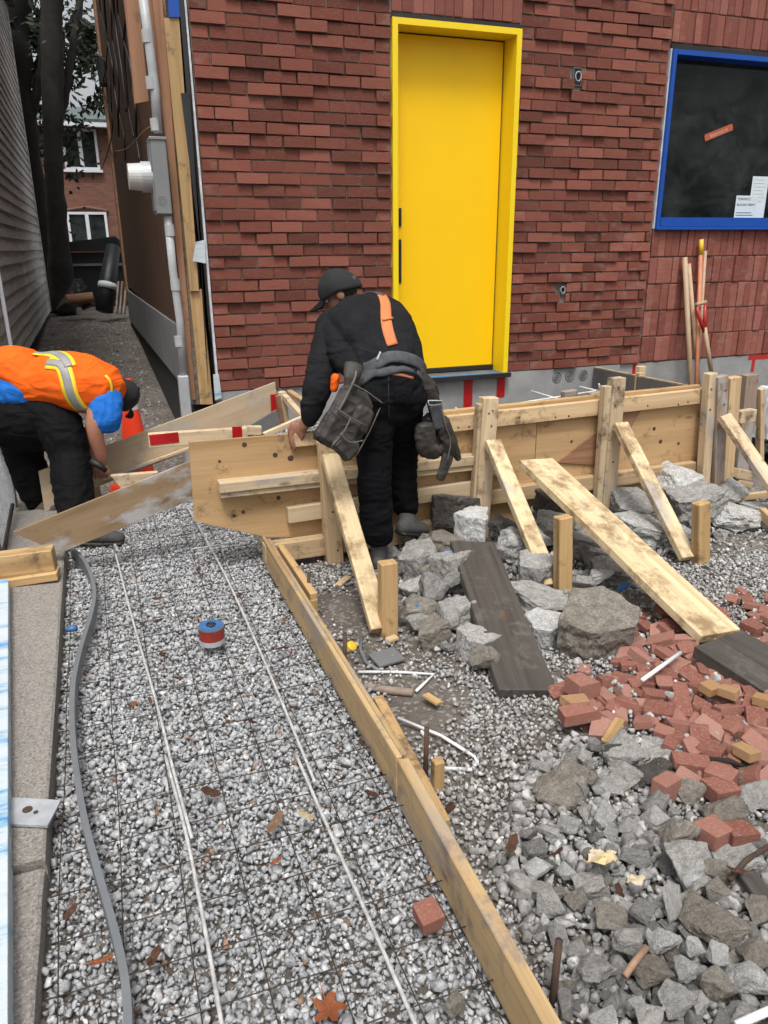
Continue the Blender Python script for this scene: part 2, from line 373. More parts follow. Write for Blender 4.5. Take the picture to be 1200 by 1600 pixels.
M['leaf'] = simple('dry leaf', (.135, .062, .035), .8, (.07, .036, .022), 30, amt=.4, bumps=.3)
M['leafor'] = simple('orange leaf', (.40, .13, .045), .75, (.28, .085, .03), 30, bumps=.3)
M['leaftan'] = simple('tan leaf', (.32, .20, .13), .8, (.2, .12, .075), 30, bumps=.3)
M['bark'] = simple('dark bark', (.022, .019, .016), .95, (.010, .009, .008), 8, bumps=.8, bscale=30)
M['foliage'] = simple('dark foliage', (.030, .042, .018), .8, (.014, .020, .010), 8)
M['farbrick'] = None
M['winwhite'] = simple('white window frame', (.62, .64, .66), .45, (.52, .54, .56), 4)
M['curtain'] = simple('grey curtain', (.10, .115, .115), .9, (.05, .06, .06), 12)
M['slate'] = simple('grey green shingles', (.11, .14, .135), .85, (.055, .075, .075), 8, bumps=.4)
M['interior'] = simple('dark interior', (.26, .27, .26), .9, (.03, .03, .03), 2)
M['paper'] = simple('paper', (.60, .66, .67), .7, (.52, .58, .60), 5)
M['ink'] = simple('ink', (.08, .09, .10), .8)
M['sticker'] = simple('orange sticker', (.42, .10, .04), .5, (.36, .085, .035), 8)
M['stickertext'] = simple('sticker print', (.62, .45, .38), .5)
M['grout'] = simple('dark joint', (.05, .03, .025), .9)
M['tarp'] = simple('dark plastic', (.012, .016, .017), .45, (.008, .010, .011), 5, bumps=.5, bscale=14, bdist=.02)
M['handle'] = simple('ash handle', (.42, .30, .19), .6, (.32, .22, .14), 12)
M['handleor'] = simple('orange handle', (.50, .19, .10), .6, (.40, .15, .08), 12)
M['handleyel'] = simple('yellow grip', (.75, .45, .02), .45)
M['redplastic'] = simple('red plastic', (.45, .02, .02), .4)
M['bluepaint'] = simple('blue paint', (.03, .14, .38), .7, (.02, .10, .28), 30)
M['canred'] = simple('red label', (.30, .03, .02), .45, (.16, .02, .015), 16)
M['canblue'] = simple('blue lid', (.04, .14, .33), .45, (.03, .10, .25), 16)
M['foil'] = simple('crumpled wrapper', (.58, .42, .18), .6, (.50, .48, .42), 18, bumps=.6)
M['whitesack'] = simple('white sack', (.60, .62, .64), .6, (.5, .52, .54), 4, bumps=.3)
def boardpaint():
    m, t, bs = newmat('peeling blue and white paint'); v = coords(t, (9, 9, 2))
    c = ramp(t, ntex(t, v, 1.3, 7, .7), [(.36, (.05, .22, .52)), (.42, (.22, .36, .48)), (.5, (.44, .50, .53)), (.7, (.50, .53, .55))])
    t.links.new(c, bs.inputs['Base Color']); bs.inputs['Roughness'].default_value = .6; bump(t, bs, ntex(t, v, 6, 6), .3); return m
M['bluewhite'] = boardpaint()
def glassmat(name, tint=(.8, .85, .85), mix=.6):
    m, t, bs = newmat(name); t.links.new(ramp(t, ntex(t, coords(t, (1.2, 1, 1.6), rnd=0), 2.2, 8, .68, .6), [(.38, (.012, .015, .015)), (.72, (.085, .092, .090))]), bs.inputs['Base Color']); bs.inputs['Roughness'].default_value = .03  # dusty film; its paler mottling also puts tinted reflections into the base colour
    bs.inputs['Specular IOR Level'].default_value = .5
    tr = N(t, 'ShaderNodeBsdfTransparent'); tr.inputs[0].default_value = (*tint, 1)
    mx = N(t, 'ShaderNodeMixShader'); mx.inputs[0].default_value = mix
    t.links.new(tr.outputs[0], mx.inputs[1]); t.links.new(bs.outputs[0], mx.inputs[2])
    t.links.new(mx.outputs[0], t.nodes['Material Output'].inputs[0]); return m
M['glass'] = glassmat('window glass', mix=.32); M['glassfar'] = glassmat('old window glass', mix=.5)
def farbrick():
    m, t, bs = newmat('old brick wall'); tc = t.nodes.new('ShaderNodeTexCoord')
    sp = N(t, 'ShaderNodeSeparateXYZ'); t.links.new(tc.outputs['Object'], sp.inputs[0]); cb = N(t, 'ShaderNodeCombineXYZ')
    t.links.new(sp.outputs[0], cb.inputs[0]); t.links.new(sp.outputs[2], cb.inputs[1])
    b = N(t, 'ShaderNodeTexBrick'); t.links.new(cb.outputs[0], b.inputs['Vector'])
    b.inputs['Scale'].default_value = 1; b.inputs['Brick Width'].default_value = .22; b.inputs['Row Height'].default_value = .075; b.inputs['Mortar Size'].default_value = .01
    b.inputs['Color1'].default_value = (.13, .048, .030, 1); b.inputs['Color2'].default_value = (.20, .075, .045, 1); b.inputs['Mortar'].default_value = (.11, .085, .07, 1)
    t.links.new(b.outputs[0], bs.inputs['Base Color']); bs.inputs['Roughness'].default_value = .9; bump(t, bs, b.outputs['Fac'], -.4, .01); return m
M['farbrick'] = farbrick()

# ------------------------------------------------------------------ stones
def hull_variant(n, seed):
    r = random.Random(seed); bm = bmesh.new()
    for _ in range(n):
        v = Vector((r.gauss(0, 1), r.gauss(0, 1), r.gauss(0, 1))).normalized() * r.uniform(.82, 1.0); bm.verts.new((v.x, v.y * r.uniform(.8, 1), v.z * .75))
    res = bmesh.ops.convex_hull(bm, input=bm.verts)
    for v in [v for v in bm.verts if not v.link_faces]: bm.verts.remove(v)
    bmesh.ops.triangulate(bm, faces=bm.faces); bmesh.ops.recalc_face_normals(bm, faces=bm.faces)
    bm.verts.index_update(); V = np.array([v.co[:] for v in bm.verts]); F = np.array([[q.index for q in f.verts] for f in bm.faces]); bm.free()
    return V, F
HV = [hull_variant(15, 100 + i) for i in range(14)]
HVM = [hull_variant(12, 300 + i) for i in range(18)]
HVN = [hull_variant(24, 200 + i) for i in range(14)]
def stone_field(name, pos, size, tint, mat, variants=HV, parent=None, flat=1.0):
    n = len(pos); which = rng.integers(0, len(variants), n)
    q = rng.normal(size=(n, 4)); q /= np.linalg.norm(q, axis=1)[:, None]; a, b, c, d = q.T
    R = np.stack([np.stack([1 - 2 * (c * c + d * d), 2 * (b * c - a * d), 2 * (b * d + a * c)], -1), np.stack([2 * (b * c + a * d), 1 - 2 * (b * b + d * d), 2 * (c * d - a * b)], -1), np.stack([2 * (b * d - a * c), 2 * (c * d + a * b), 1 - 2 * (b * b + c * c)], -1)], 1)
    sc3 = size[:, None] * rng.uniform(.65, 1.15, (n, 3)); VV = []; FF = []; TT = []; off = 0
    for k, (V, F) in enumerate(variants):
        idx = np.where(which == k)[0]
        if not len(idx): continue
        L = V[None] * sc3[idx][:, None, :]; W = np.einsum('nij,nvj->nvi', R[idx], L); W[:, :, 2] *= flat; W += pos[idx][:, None, :]
        VV.append(W.reshape(-1, 3)); FF.append((F[None] + (np.arange(len(idx)) * len(V))[:, None, None] + off).reshape(-1, 3)); TT.append(np.repeat(tint[idx], len(V))); off += len(idx) * len(V)
    VV = np.concatenate(VV).astype(np.float32); FF = np.concatenate(FF).astype(np.int32); TT = np.concatenate(TT).astype(np.float32)
    me = bpy.data.meshes.new(name); me.vertices.add(len(VV)); me.vertices.foreach_set('co', VV.ravel())
    me.loops.add(len(FF) * 3); me.loops.foreach_set('vertex_index', FF.ravel())
    me.polygons.add(len(FF)); me.polygons.foreach_set('loop_start', np.arange(0, len(FF) * 3, 3, dtype=np.int32))
    me.update(calc_edges=True); me.validate()
    at = me.attributes.new('tint', 'FLOAT', 'POINT'); at.data.foreach_set('value', TT)
    o = link(name, me, None, (mat,)); return adopt(o, parent)
def chunk_mesh(seed, kind='rock', sub=3):
    """angular broken lump: convex hull, faces split up and roughened, corners kept"""
    r = random.Random(seed); bm = bmesh.new()
    if kind == 'slab':
        n = r.choice((5, 6)); ang = sorted(r.uniform(0, 6.283 / n * .7) + 6.283 * k / n for k in range(n))
        for a in ang:
            rr = r.uniform(.85, 1.0); k2 = r.uniform(.82, .95)
            bm.verts.new((math.cos(a) * rr, math.sin(a) * rr, .62 + r.uniform(-.05, .05))); bm.verts.new((math.cos(a) * rr * k2, math.sin(a) * rr * k2, -.62 + r.uniform(-.1, .1)))
    else:
        for _ in range(r.randint(9, 13)):
            v = Vector((r.gauss(0, 1), r.gauss(0, 1), r.gauss(0, 1))).normalized(); v = Vector([math.copysign(abs(c) ** .7, c) for c in v]) * .85 * r.uniform(.85, 1.05); bm.verts.new(v)
    bmesh.ops.convex_hull(bm, input=bm.verts)
    for v in [v for v in bm.verts if not v.link_faces]: bm.verts.remove(v)
    bmesh.ops.bevel(bm, geom=bm.edges[:], offset=.03, segments=1, affect='EDGES')
    bmesh.ops.triangulate(bm, faces=bm.faces)
    lim = .16 if sub == 3 else .34
    for _ in range(4):
        ed = [e for e in bm.edges if e.calc_length() > lim]
        if not ed: break
        bmesh.ops.subdivide_edges(bm, edges=ed, cuts=1); bmesh.ops.triangulate(bm, faces=[f for f in bm.faces if len(f.verts) > 3])
    off = Vector((r.uniform(0, 99),) * 3); bm.normal_update()
    nr = {v: v.normal.copy() for v in bm.verts}
    for v in bm.verts:
        d = v.co; v.co = d + nr[v] * (.07 * noise.noise(d * 2.2 + off) + .05 * noise.noise(d * 5.5 + off) + (.03 * noise.noise(d * 13 + off) if sub == 3 else 0))
    return bm_mesh(bm, 'chunk')
CH = [chunk_mesh(i) for i in range(14)]; CHS = [chunk_mesh(50 + i, 'slab') for i in range(6)]; CH2 = [chunk_mesh(80 + i, sub=2) for i in range(16)]
mesh_mat_cache = {}
def mesh_with(me, mat):
    k = (me.name, mat.name)
    if k not in mesh_mat_cache:
        c = me.copy(); c.materials.clear(); c.materials.append(mat); mesh_mat_cache[k] = c
    return mesh_mat_cache[k]
def chunk(name, p, size, mat, label, cat, group=None, rot=None, meshes=CH):
    o = bpy.data.objects.new(name, mesh_with(random.choice(meshes), mat)); COL.objects.link(o)
    o.location = p; o.scale = (size[0] / 2 / .75, size[1] / 2 / .75, size[2] / 2 / .72)
    o.rotation_euler = rot if rot else (random.uniform(-.4, .4), random.uniform(-.4, .4), random.uniform(0, 6.28))
    return tag(o, label, cat, group)

# ------------------------------------------------------------------ ground
def gh(x, y):
    h = 0.0
    if y > 5.6: h += min((y - 5.6) / 9, 1) * .34 + .01
    if -.3 < x < .74 and y < 5.2: h -= .03
    if x > .72 and y < 3.7:
        h += .012 * noise.noise(Vector((x * 3, y * 3, 0))) + .006
        k = max(0, min(1, (x - .95) / .7)) * max(0, min(1, (2.3 - y) / .7)); h += .05 * k
        k2 = math.exp(-((x - 1.55) ** 2 + (y - 3.2) ** 2) / .18); h += .05 * k2
        k3 = math.exp(-((x - 2.5) ** 2 + (y - 2.15) ** 2) / .25); h += .05 * k3
    return h
xs = list(np.concatenate([np.linspace(-60, -3, 12), np.linspace(-2.6, 7, 150), np.linspace(8, 60, 12)]))
ys = list(np.concatenate([np.linspace(-60, -2, 12), np.linspace(-1.6, 8, 160), np.linspace(8.3, 18, 30), np.linspace(22, 80, 10)]))
V = [(x, y, gh(x, y)) for y in ys for x in xs]; nx = len(xs)
F = [(j * nx + i, j * nx + i + 1, (j + 1) * nx + i + 1, (j + 1) * nx + i) for j in range(len(ys) - 1) for i in range(nx - 1)]
g = link('ground', mesh_from(V, F, smooth=True), None, (M['soil'],)); tag(g, kind='structure')

# ------------------------------------------------------------------ the brick house
DY = 5.5
house = thing('brick_house', (3.6, 5.6, 0), 'red brick house with projecting bricks, a bright yellow door and a blue framed window', 'house')
TOP = 6.4
MY = DY + .008                                    # mortar face just behind the flush bricks
DX0, DX1, DZ0, DZ1 = 2.082, 3.058, .628, 3.026     # door opening
WX0, WX1, WZ0, WZ1 = 4.362, 6.35, 1.712, 2.99      # window opening
def wallbox(x0, x1, z0, z1): return ((x0 + x1) / 2, MY + .12, (z0 + z1) / 2), (x1 - x0, .24, z1 - z0)
bm = bmesh.new()
for a in ((.762, DX0, .628, TOP), (DX0, DX1, DZ1, TOP), (DX1, WX0, .628, TOP), (WX0, WX1, .628, WZ0), (WX0, WX1, WZ1, TOP), (WX1, 7.6, .628, TOP)):
    c, s = wallbox(*a); bm_box(bm, c, s)
o = link('wall', bm_mesh(bm), None, (M['mortar'],)); adopt(o, house)
bm = bmesh.new(); bm_box(bm, (4.18, DY + .13, .16), (6.84, .26, .93))
o = link('foundation', bm_mesh(bm), None, (M['concrete'],)); adopt(o, house)
box('roof', (.5, 5.4, TOP), (7.7, 14.4, TOP + .2), M['slate'], house)
# brick meshes: unit length (x), unit depth (y, front face at -0.5), unit height
def brick_unit(seed):
    r = random.Random(seed); bm = bmesh.new(); bmesh.ops.create_cube(bm, size=1)
    bmesh.ops.bevel(bm, geom=bm.edges[:], offset=.022, segments=1, affect='EDGES')
    for v in bm.verts:
        v.co.x += r.uniform(-.008, .008); v.co.z += r.uniform(-.03, .03); v.co.y += r.uniform(-.02, .02)
    me = bm_mesh(bm, 'brick'); return me
BU = [brick_unit(i) for i in range(6)]
BUM = {k: [mesh_with(b, M[k]) for b in BU] for k in ('brick', 'bricksoldier')}
holes = []
for (u, v, ww, hh) in ((902, 120, .075, .12), (878, 453, .06, .075)):
    p = P(u, v, y=DY); holes.append((p.x - ww / 2, p.x + ww / 2, p.z - hh / 2, p.z + hh / 2))
bricks = []
def lay(x0, x1, z0, z1, soldier=False):
    segs = [(x0, x1)]
    for (a, b, c, d) in holes:
        if z1 > c + .012 and z0 < d - .012:
            ns = []
            for (s, e) in segs:
                if e <= a or s >= b: ns.append((s, e))
                else:
                    if a - s > .025: ns.append((s, a))
                    if e - b > .025: ns.append((b, e))
            segs = ns
    for s, e in segs: bricks.append((s, e, z0, z1, soldier))
def courses(x0, x1, z0, z1):
    k = 0; z = z0; pitch = .0755; L = .2185
    while z < z1 - .02:
        x = x0 - (L / 2 if k % 2 else 0) + (random.uniform(-.02, .02) if x0 > .8 else 0)
        while x < x1 - .02:
            a = max(x, x0); b = min(x + L - .009, x1 - .006)
            if b - a > .03: lay(a, b, z, z + pitch - .0105)
            x += L
        z += pitch; k += 1
def soldiers(x0, x1, z0, z1, zstart):
    z = zstart
    while z < z1 - .02:
        x = x0 + .004
        while x < x1 - .02:
            ww = random.choice((.060, .066, .070, .074)); b = min(x + ww, x1 - .003)
            if b - x > .02 and z + .2 > z0: lay(x, b, max(z, z0) + .003, z + .2145 - .006, True)
            x = b + .006
        z += .2145
BT = 4.05
courses(.768, DX0 - .006, .634, BT)
courses(DX1 + .008, 4.338, .634, BT)
soldiers(DX0, DX1, DZ1 + .035, BT, DZ1 + .035)
soldiers(4.346, 6.9, .634, WZ0 - .02, .634)
soldiers(WX1 + .02, 6.9, WZ0 - .02, WZ1 + .02, .634 + 5 * .2145)
soldiers(4.346, 6.9, WZ1 + .045, BT, WZ1 + .045)
camR = RW.transposed()
def screen_area(b):
    p = Vector(((b[0] + b[1]) / 2, DY, (b[2] + b[3]) / 2)); c = camR @ (p - CAMP); u = 600 + 1200 * c.x / -c.z; v = 800 - 1200 * c.y / -c.z
    if u < -10 or u > 1215 or v < -12: return 0
    a = (b[1] - b[0]) * (b[3] - b[2]) * 1200 ** 2 / c.z ** 2
    if 500 < u < 640 and v > 470: a *= .3
    return a
bricks.sort(key=screen_area, reverse=True)
def brick_xform(b):
    cl = noise.noise(Vector((b[0] * 2.3, 0, round(b[2] / .0755) * 7.31)))
    out = (random.choice((0, .002, .004)) if cl < -.02 else random.choice((.012, .018, .022, .026))) if not b[4] else random.choice((0, .002, .006, .012))
    if not b[4] and random.random() < .15: out += .006
    dep = .09; c = Vector(((b[0] + b[1]) / 2, DY - out + dep / 2, (b[2] + b[3]) / 2)); s = Vector((b[1] - b[0], dep, b[3] - b[2]))
    if b[4]: rot = Matrix.Rotation(math.pi / 2, 3, 'Y'); s = Vector((b[3] - b[2], dep, b[1] - b[0]))
    else: rot = Matrix.Rotation(random.uniform(-.006, .006), 3, 'Y') @ Matrix.Rotation(random.uniform(-.02, .02), 3, 'Z')
    return c, s, rot
for b in bricks[:300]:
    c, s, rot = brick_xform(b)
    o = bpy.data.objects.new('brick', random.choice(BUM['bricksoldier' if b[4] else 'brick'])); COL.objects.link(o)
    o.location = c; o.rotation_euler = rot.to_euler(); o.scale = s
    adopt(o, house)
def join_bricks(sel, mat, name):
    VV = []; FF = []; T = []; off = 0
    for b in sel:
        c, s, rot = brick_xform(b); me = random.choice(BU); tt = random.random()
        for v in me.vertices: VV.append(c + rot @ Vector((v.co.x * s.x, v.co.y * s.y, v.co.z * s.z))); T.append(tt)
        for p in me.polygons: FF.append([i + off for i in p.vertices])
        off += len(me.vertices)
    me = mesh_from(VV, FF); at = me.attributes.new('tint', 'FLOAT', 'POINT'); at.data.foreach_set('value', T)
    o = link(name, me, None, (mat,)); tag(o, kind='stuff'); adopt(o, house)
join_bricks([b for b in bricks[300:] if not b[4]], M['brick'], 'brickwork')
join_bricks([b for b in bricks[300:] if b[4]], M['bricksoldier'], 'soldier_brickwork')
# dark joints / steel angle over the openings
box('lintel', (DX0 - .01, DY - .012, DZ1 + .004), (DX1 + .012, DY + .1, DZ1 + .028), M['blackmetal'], house)
box('lintel', (WX0 - .01, DY - .010, WZ1 + .004), (WX1 + .01, DY + .1, WZ1 + .034), M['blackmetal'], house)
# door
door = box('door', (DX0 + .05, DY + .150, DZ0 + .045), (DX1 - .050, DY + .195, DZ1 - .05), M['yellow'], house, .002)
def bmboxes(name, boxes, mat, parent, bevel=0):
    bm = bmesh.new(); c0 = Vector(boxes[0][0])
    for lo, hi in boxes:
        lo = Vector(lo); hi = Vector(hi); bm_box(bm, (lo + hi) / 2 - c0, hi - lo)
    if bevel: bmesh.ops.bevel(bm, geom=bm.edges[:], offset=bevel, segments=2, affect='EDGES')
    o = link(name, bm_mesh(bm), None, (mat,)); o.location = c0; return adopt(o, parent)
fy0, fy1 = DY - .028, DY + .2
fr = bmboxes('door_frame', [((DX0, fy0, DZ0), (DX0 + .040, fy1, DZ1)), ((DX1 - .040, fy0, DZ0), (DX1, fy1, DZ1)), ((DX0 + .040, fy0, DZ1 - .040), (DX1 - .040, fy1, DZ1))], M['yellowframe'], house, .0015)
bmboxes('door_gasket', [((DX0 + .041, DY + .158, DZ0 + .05), (DX0 + .049, DY + .196, DZ1 - .05)), ((DX1 - .049, DY + .158, DZ0 + .05), (DX1 - .041, DY + .196, DZ1 - .05)), ((DX0 + .041, DY + .158, DZ1 - .049), (DX1 - .041, DY + .196, DZ1 - .041))], M['black'], house)
box('threshold', (DX0 + .041, DY + .140, DZ0 + .008), (DX1 - .041, DY + .196, DZ0 + .043), M['black'], house, .002)
box('door_sill', (DX0 - .01, DY - .055, DZ0 - .022), (DX1 + .012, DY + .138, DZ0 + .004), M['greysill'], house, .002)
box('sill_edge', (DX0 - .012, DY - .066, DZ0 - .030), (DX1 + .014, DY - .0555, DZ0 + .0045), M['blackmetal'], house, .001)
box('blue_tape', (DX0 + .18, DY - .052, DZ0 + .0045), (DX1 - .11, DY + .0, DZ0 + .0065), M['bluetape'], house)
for v0, v1 in ((325, 354), (374, 442)):
    a = P(622, v0, y=DY + .148); b = P(622, v1, y=DY + .148)
    box('door_handle' if v0 > 350 else 'lock_plate', (a.x + .004, DY + .138, b.z), (a.x + .024, DY + .1495, a.z), M['black'], door, .002)
# window
wf = .036
win = bmboxes('window_frame', [((WX0, DY - .03, WZ0), (WX0 + wf, DY + .14, WZ1)), ((WX1 - wf, DY - .03, WZ0), (WX1, DY + .14, WZ1)), ((WX0 + wf, DY - .03, WZ1 - wf), (WX1 - wf, DY + .14, WZ1)), ((WX0 + wf, DY - .034, WZ0 + .012), (WX1 - wf, DY + .14, WZ0 + .085))], M['blue'], house, .002)
box('window_sill', (WX0 - .004, DY - .05, WZ0 - .012), (WX1 + .01, DY + .02, WZ0 + .010), M['blue'], win, .003)
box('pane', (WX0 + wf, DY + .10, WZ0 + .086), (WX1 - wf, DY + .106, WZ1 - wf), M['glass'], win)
box('edge_membrane', (WX0 - .014, DY - .012, WZ0), (WX0 - .002, DY + .02, WZ1 + .004), M['whitemem'], house)
def text_on(name, s, p, size, mat, parent, ang=0.0, y=None, align='LEFT'):
    cu = bpy.data.curves.new(name, 'FONT'); cu.body = s; cu.size = size; cu.extrude = .0004; cu.align_x = align; cu.align_y = 'CENTER'
    ob = bpy.data.objects.new(name, cu); COL.objects.link(ob)
    me = bpy.data.meshes.new_from_object(ob.evaluated_get(bpy.context.evaluated_depsgraph_get())); bpy.data.objects.remove(ob)
    o = link(name, me, None, ()); me.materials.clear(); me.materials.append(mat)
    o.location = p; o.rotation_euler = (Matrix.Rotation(ang, 3, 'Y') @ Matrix.Rotation(math.pi / 2, 3, 'X')).to_euler()
    return adopt(o, parent)
gy = DY + .0965
s0 = P(1122, 208, y=gy); st = thing('sticker', s0, 'small orange sticker with the glass maker name, tilted on the dark window', 'sticker')
a = P(1101, 216, y=gy); b = P(1145, 198, y=gy); ang = -math.atan2(b.z - a.z, b.x - a.x)
bm = bmesh.new(); bm_box(bm, (0, 0, 0), ((b - a).length, .002, .052)); bmesh.ops.bevel(bm, geom=[e for e in bm.edges if abs(e.verts[0].co.y - e.verts[1].co.y) > .001], offset=.006, segments=2, affect='EDGES')
o = link('backing', bm_mesh(bm), None, (M['sticker'],)); o.location = (a + b) / 2; o.rotation_euler = (0, ang, 0); adopt(o, st)
text_on('lettering', 'Internorm', (a + b) / 2 + Vector((0, -.0015, -.002)), .044, M['stickertext'], st, ang, align='CENTER')
for (c0, c1, lbl, nm, tilt) in (((1146, 341), (1184, 306), 'small permit notice taped to the glass in the bottom right corner of the window', 0, .03), ((1168, 340), (1202, 276), 'taller pale sheet of paper standing behind the permit notice', 1, .01)):
    a = P(c0[0], c0[1], y=gy); b = P(c1[0], c1[1], y=gy); yy = DY + (.0935 if nm == 0 else .0975)
    t_ = thing('paper_notice', ((a.x + b.x) / 2, yy, a.z), lbl, 'notice')
    x0, x1, z0, z1 = a.x, b.x, WZ0 + .088, b.z
    box('sheet', (x0, yy, z0), (x1, yy + .0012, z1), M['paper'], t_)
    if nm == 0:
        for k, (tx, sz) in enumerate((('TORONTO', .028), ('BUILDING PERMIT', .025))):
            text_on('print', tx, (x0 + .014, yy - .001, z1 - .028 - k * .045), sz, M['ink'], t_)
        for k in range(2): box('print_line', (x0 + .015, yy - .0006, z0 + .018 + k * .02), (x1 - .03 - .02 * k, yy - .0001, z0 + .024 + k * .02), M['ink'], t_)
    else:
        for k in range(7): box('print_line', (x0 + .02, yy - .0006, z1 - .03 - k * .028), (x1 - .05 + .012 * (k % 3), yy - .0001, z1 - .027 - k * .028), M['silver'], t_)
# room behind the window and the door
bmboxes('interior_wall', [((.9, 8.4, .6), (7.4, 8.5, 3.3)), ((4.15, 5.8, .6), (4.22, 8.4, 3.3)), ((.9, 5.8, 3.3), (7.4, 8.5, 3.36)), ((.9, 5.8, .55), (7.4, 8.5, .6))], M['interior'], house)
# side of the house along the alley
SX = .58
box('side_wall', (SX, 5.75, 1.0), (SX + .15, 14.3, TOP), M['brownply'], house)
prism('parging_band', [(SX - .02, 5.62, 1.06), (SX - .02, 14.25, .93), (SX - .02, 14.25, .42), (SX - .02, 5.62, .62)], (1, 0, 0), .16, M['parging'], house)
box('side_foundation', (SX + .015, 5.65, -.4), (SX + .15, 14.2, .62), M['blackfound'], house)
box('rear_wall', (SX, 14.26, 0), (7.6, 14.4, TOP), M['mortar'], house); box('far_side_wall', (7.4, 5.8, 0), (7.6, 14.2, TOP), M['mortar'], house)
# layers at the corner: boards, membrane, flashing
def strip(name, uvs, y, thk, mat, parent):
    pts = [P(u, v, y=y) for u, v in uvs]; return prism(name, pts, (0, 1, 0), thk, mat, parent, xdir=(0, 0, 1))
strip('corner_board', [(256, 28), (280, 28), (311, 455), (297, 455)], 5.50, .05, M['pineorange'], house)
strip('corner_board', [(296, 452), (316, 452), (333, 632), (313, 632)], 5.525, .05, M['pineorange'], house)
strip('corner_post', [(237, -10), (253, -10), (306, 625), (300, 625)], 5.535, .06, M['brownboard'], house)
strip('rough_edge', [(246, -10), (257, -10), (315, 632), (300, 632)], 5.56, .05, M['rockbrown'], house)
strip('blue_membrane', [(262, -10), (279, -10), (282, 27), (264, 27)], 5.49, .01, M['blue'], house)
strip('black_flashing', [(283, 145), (297, 145), (322, 520), (325, 600), (318, 470), (314, 400)], 5.488, .02, M['blackmetal'], house)
strip('black_flashing', [(279, -10), (287, -10), (298, 150), (292, 150)], 5.486, .02, M['blackmetal'], house)
strip('edge_membrane', [(287, -10), (290, -10), (343, 612), (340, 620)], 5.483, .03, M['whitemem'], house)
strip('membrane_flap', [(306, 378), (320, 375), (322, 412), (301, 408)], 5.47, .006, M['bluewhite'], house)
strip('membrane_flap', [(333, 585), (342, 585), (347, 622), (336, 626)], 5.47, .006, M['bluewhite'], house)
strip('brown_board', [(193, -10), (216, -10), (233, 158), (211, 162)], 5.62, .05, M['brownboard'], house)
strip('brown_board', [(228, -10), (240, -10), (300, 470), (296, 470)], 5.60, .04, M['brownboard'], house)
bmboxes('corner_trim', [((SX - .03, 13.9, .9), (SX + .01, 14.3, TOP))], M['brownboard'], house)
# openings for outlets
for k, (a, b, c, d) in enumerate(holes):
    e = thing('outlet_box', ((a + b) / 2, DY, c), ('square metal electrical box with a curled cable high in the brick right of the door', 'small empty outlet box low in the brick right of the door')[k], 'electrical box')
    bmboxes('shell', [((a, DY - .004, c), (a + .006, DY + .03, d)), ((b - .006, DY - .004, c), (b, DY + .03, d)), ((a + .006, DY - .004, c), (b - .006, DY + .03, c + .006)), ((a + .006, DY - .004, d - .006), (b - .006, DY + .03, d))], M['pvcdark'], e)
    box('back_plate', (a, DY + .002, c), (b, DY + .0075, d), M['blackmetal'], e)
    cx, cz = (a + b) / 2, (c + d) / 2; rr = (b - a) * .33
    tube('cable', [Vector((cx + rr * math.cos(t) * (1 - t * .03), DY - .006 - t * .002, cz + 1.25 * rr * math.sin(t))) for t in np.linspace(.3, 8.5, 26)], .004, M['pvc'], e)
# foundation marks and tape
for (u0, v0, u1, v1) in ((725, 590, 737, 645), (777, 584, 788, 616)):
    a = P(u0, v0, y=DY); b = P(u1, v1, y=DY); tag(box('red_tape_strip', (a.x, DY - .004, b.z - .02), (b.x, DY - .0005, a.z), M['redtape']), 'strip of red tape running down the foundation below the door, %s' % ('nearer the worker' if u0 < 760 else 'at the right jamb'), 'tape')
tp = thing('red_paint_mark', P(1190, 560, y=DY), 'red T shaped mark on the concrete foundation at the right edge', 'paint mark')
a = P(1170, 553, y=DY); b = P(1200, 560, y=DY); box('bar', (a.x, DY - .003, b.z + .0), (b.x + .15, DY - .0005, b.z + .04), M['redspray'], tp)
box('stem', (a.x + .05, DY - .003, b.z - .11), (a.x + .085, DY - .0005, b.z - .001), M['redspray'], tp)
a = P(992, 568, y=DY); tag(box('red_tape_strip', (a.x - .02, DY - .004, .53), (a.x + .02, DY - .0005, .62), M['redtape']), 'short red tape tab on the foundation at the brick pattern change', 'tape')
for k, (u, lab) in enumerate(((870, 'left'), (890, 'middle'), (911, 'right'))):
    p = P(u, 590 - 2 * k, y=DY); bm = bmesh.new()
    for rad in (.040, .022):
        ring = [Vector((math.cos(t) * rad, 0, math.sin(t) * rad)) for t in np.linspace(0, 2 * math.pi, 21)]
        tube_bm(bm, ring, .0045, 5)
    bm_box(bm, (0, 0, 0), (.03, .004, .008)); bm_box(bm, (0, 0, 0), (.008, .005, .03))
    o = link('round_stamp', bm_mesh(bm), None, (M['greysill'],)); o.location = (p.x, DY - .001, p.z)
    tag(o, 'round dark stamp on the grey foundation, %s one of three' % lab, 'stamp', 'stamps on the foundation')

# ------------------------------------------------------------------ electric service on the house corner
es = thing('electric_service', (.5, 5.5, .5), 'grey electricity meter box with round meter and conduit pipe on the house corner', 'electric meter')
pt = lambda u, v, y=5.45: P(u, v, y=y)
tube('conduit', [pt(222, -15), pt(232, 60), pt(242, 140), pt(247, 208)], .028, M['pvc'], es, 14)
tube('conduit', [pt(262, 338), pt(270, 420), pt(281, 500), pt(287, 594)], .026, M['pvc'], es, 14)
for (u, v) in ((230, 57), (236, 130), (243, 195), (265, 360), (274, 445), (280, 533)):
    c = pt(u, v); tube('coupling', [c + Vector((-.001, 0, .035)), c - Vector((-.001, 0, .035))], .031, M['pvc'], es, 18, smooth=False)
a = P(228, 215, y=5.42); b = P(268, 335, y=5.42)
mb = box('meter_box', (a.x + .02, 5.40, b.z), (b.x + .005, 5.60, a.z), M['greybox'], es, .006)
box('box_lid', (a.x + .014, 5.392, a.z - .012), (b.x + .011, 5.605, a.z + .006), M['greybox'], mb, .003)
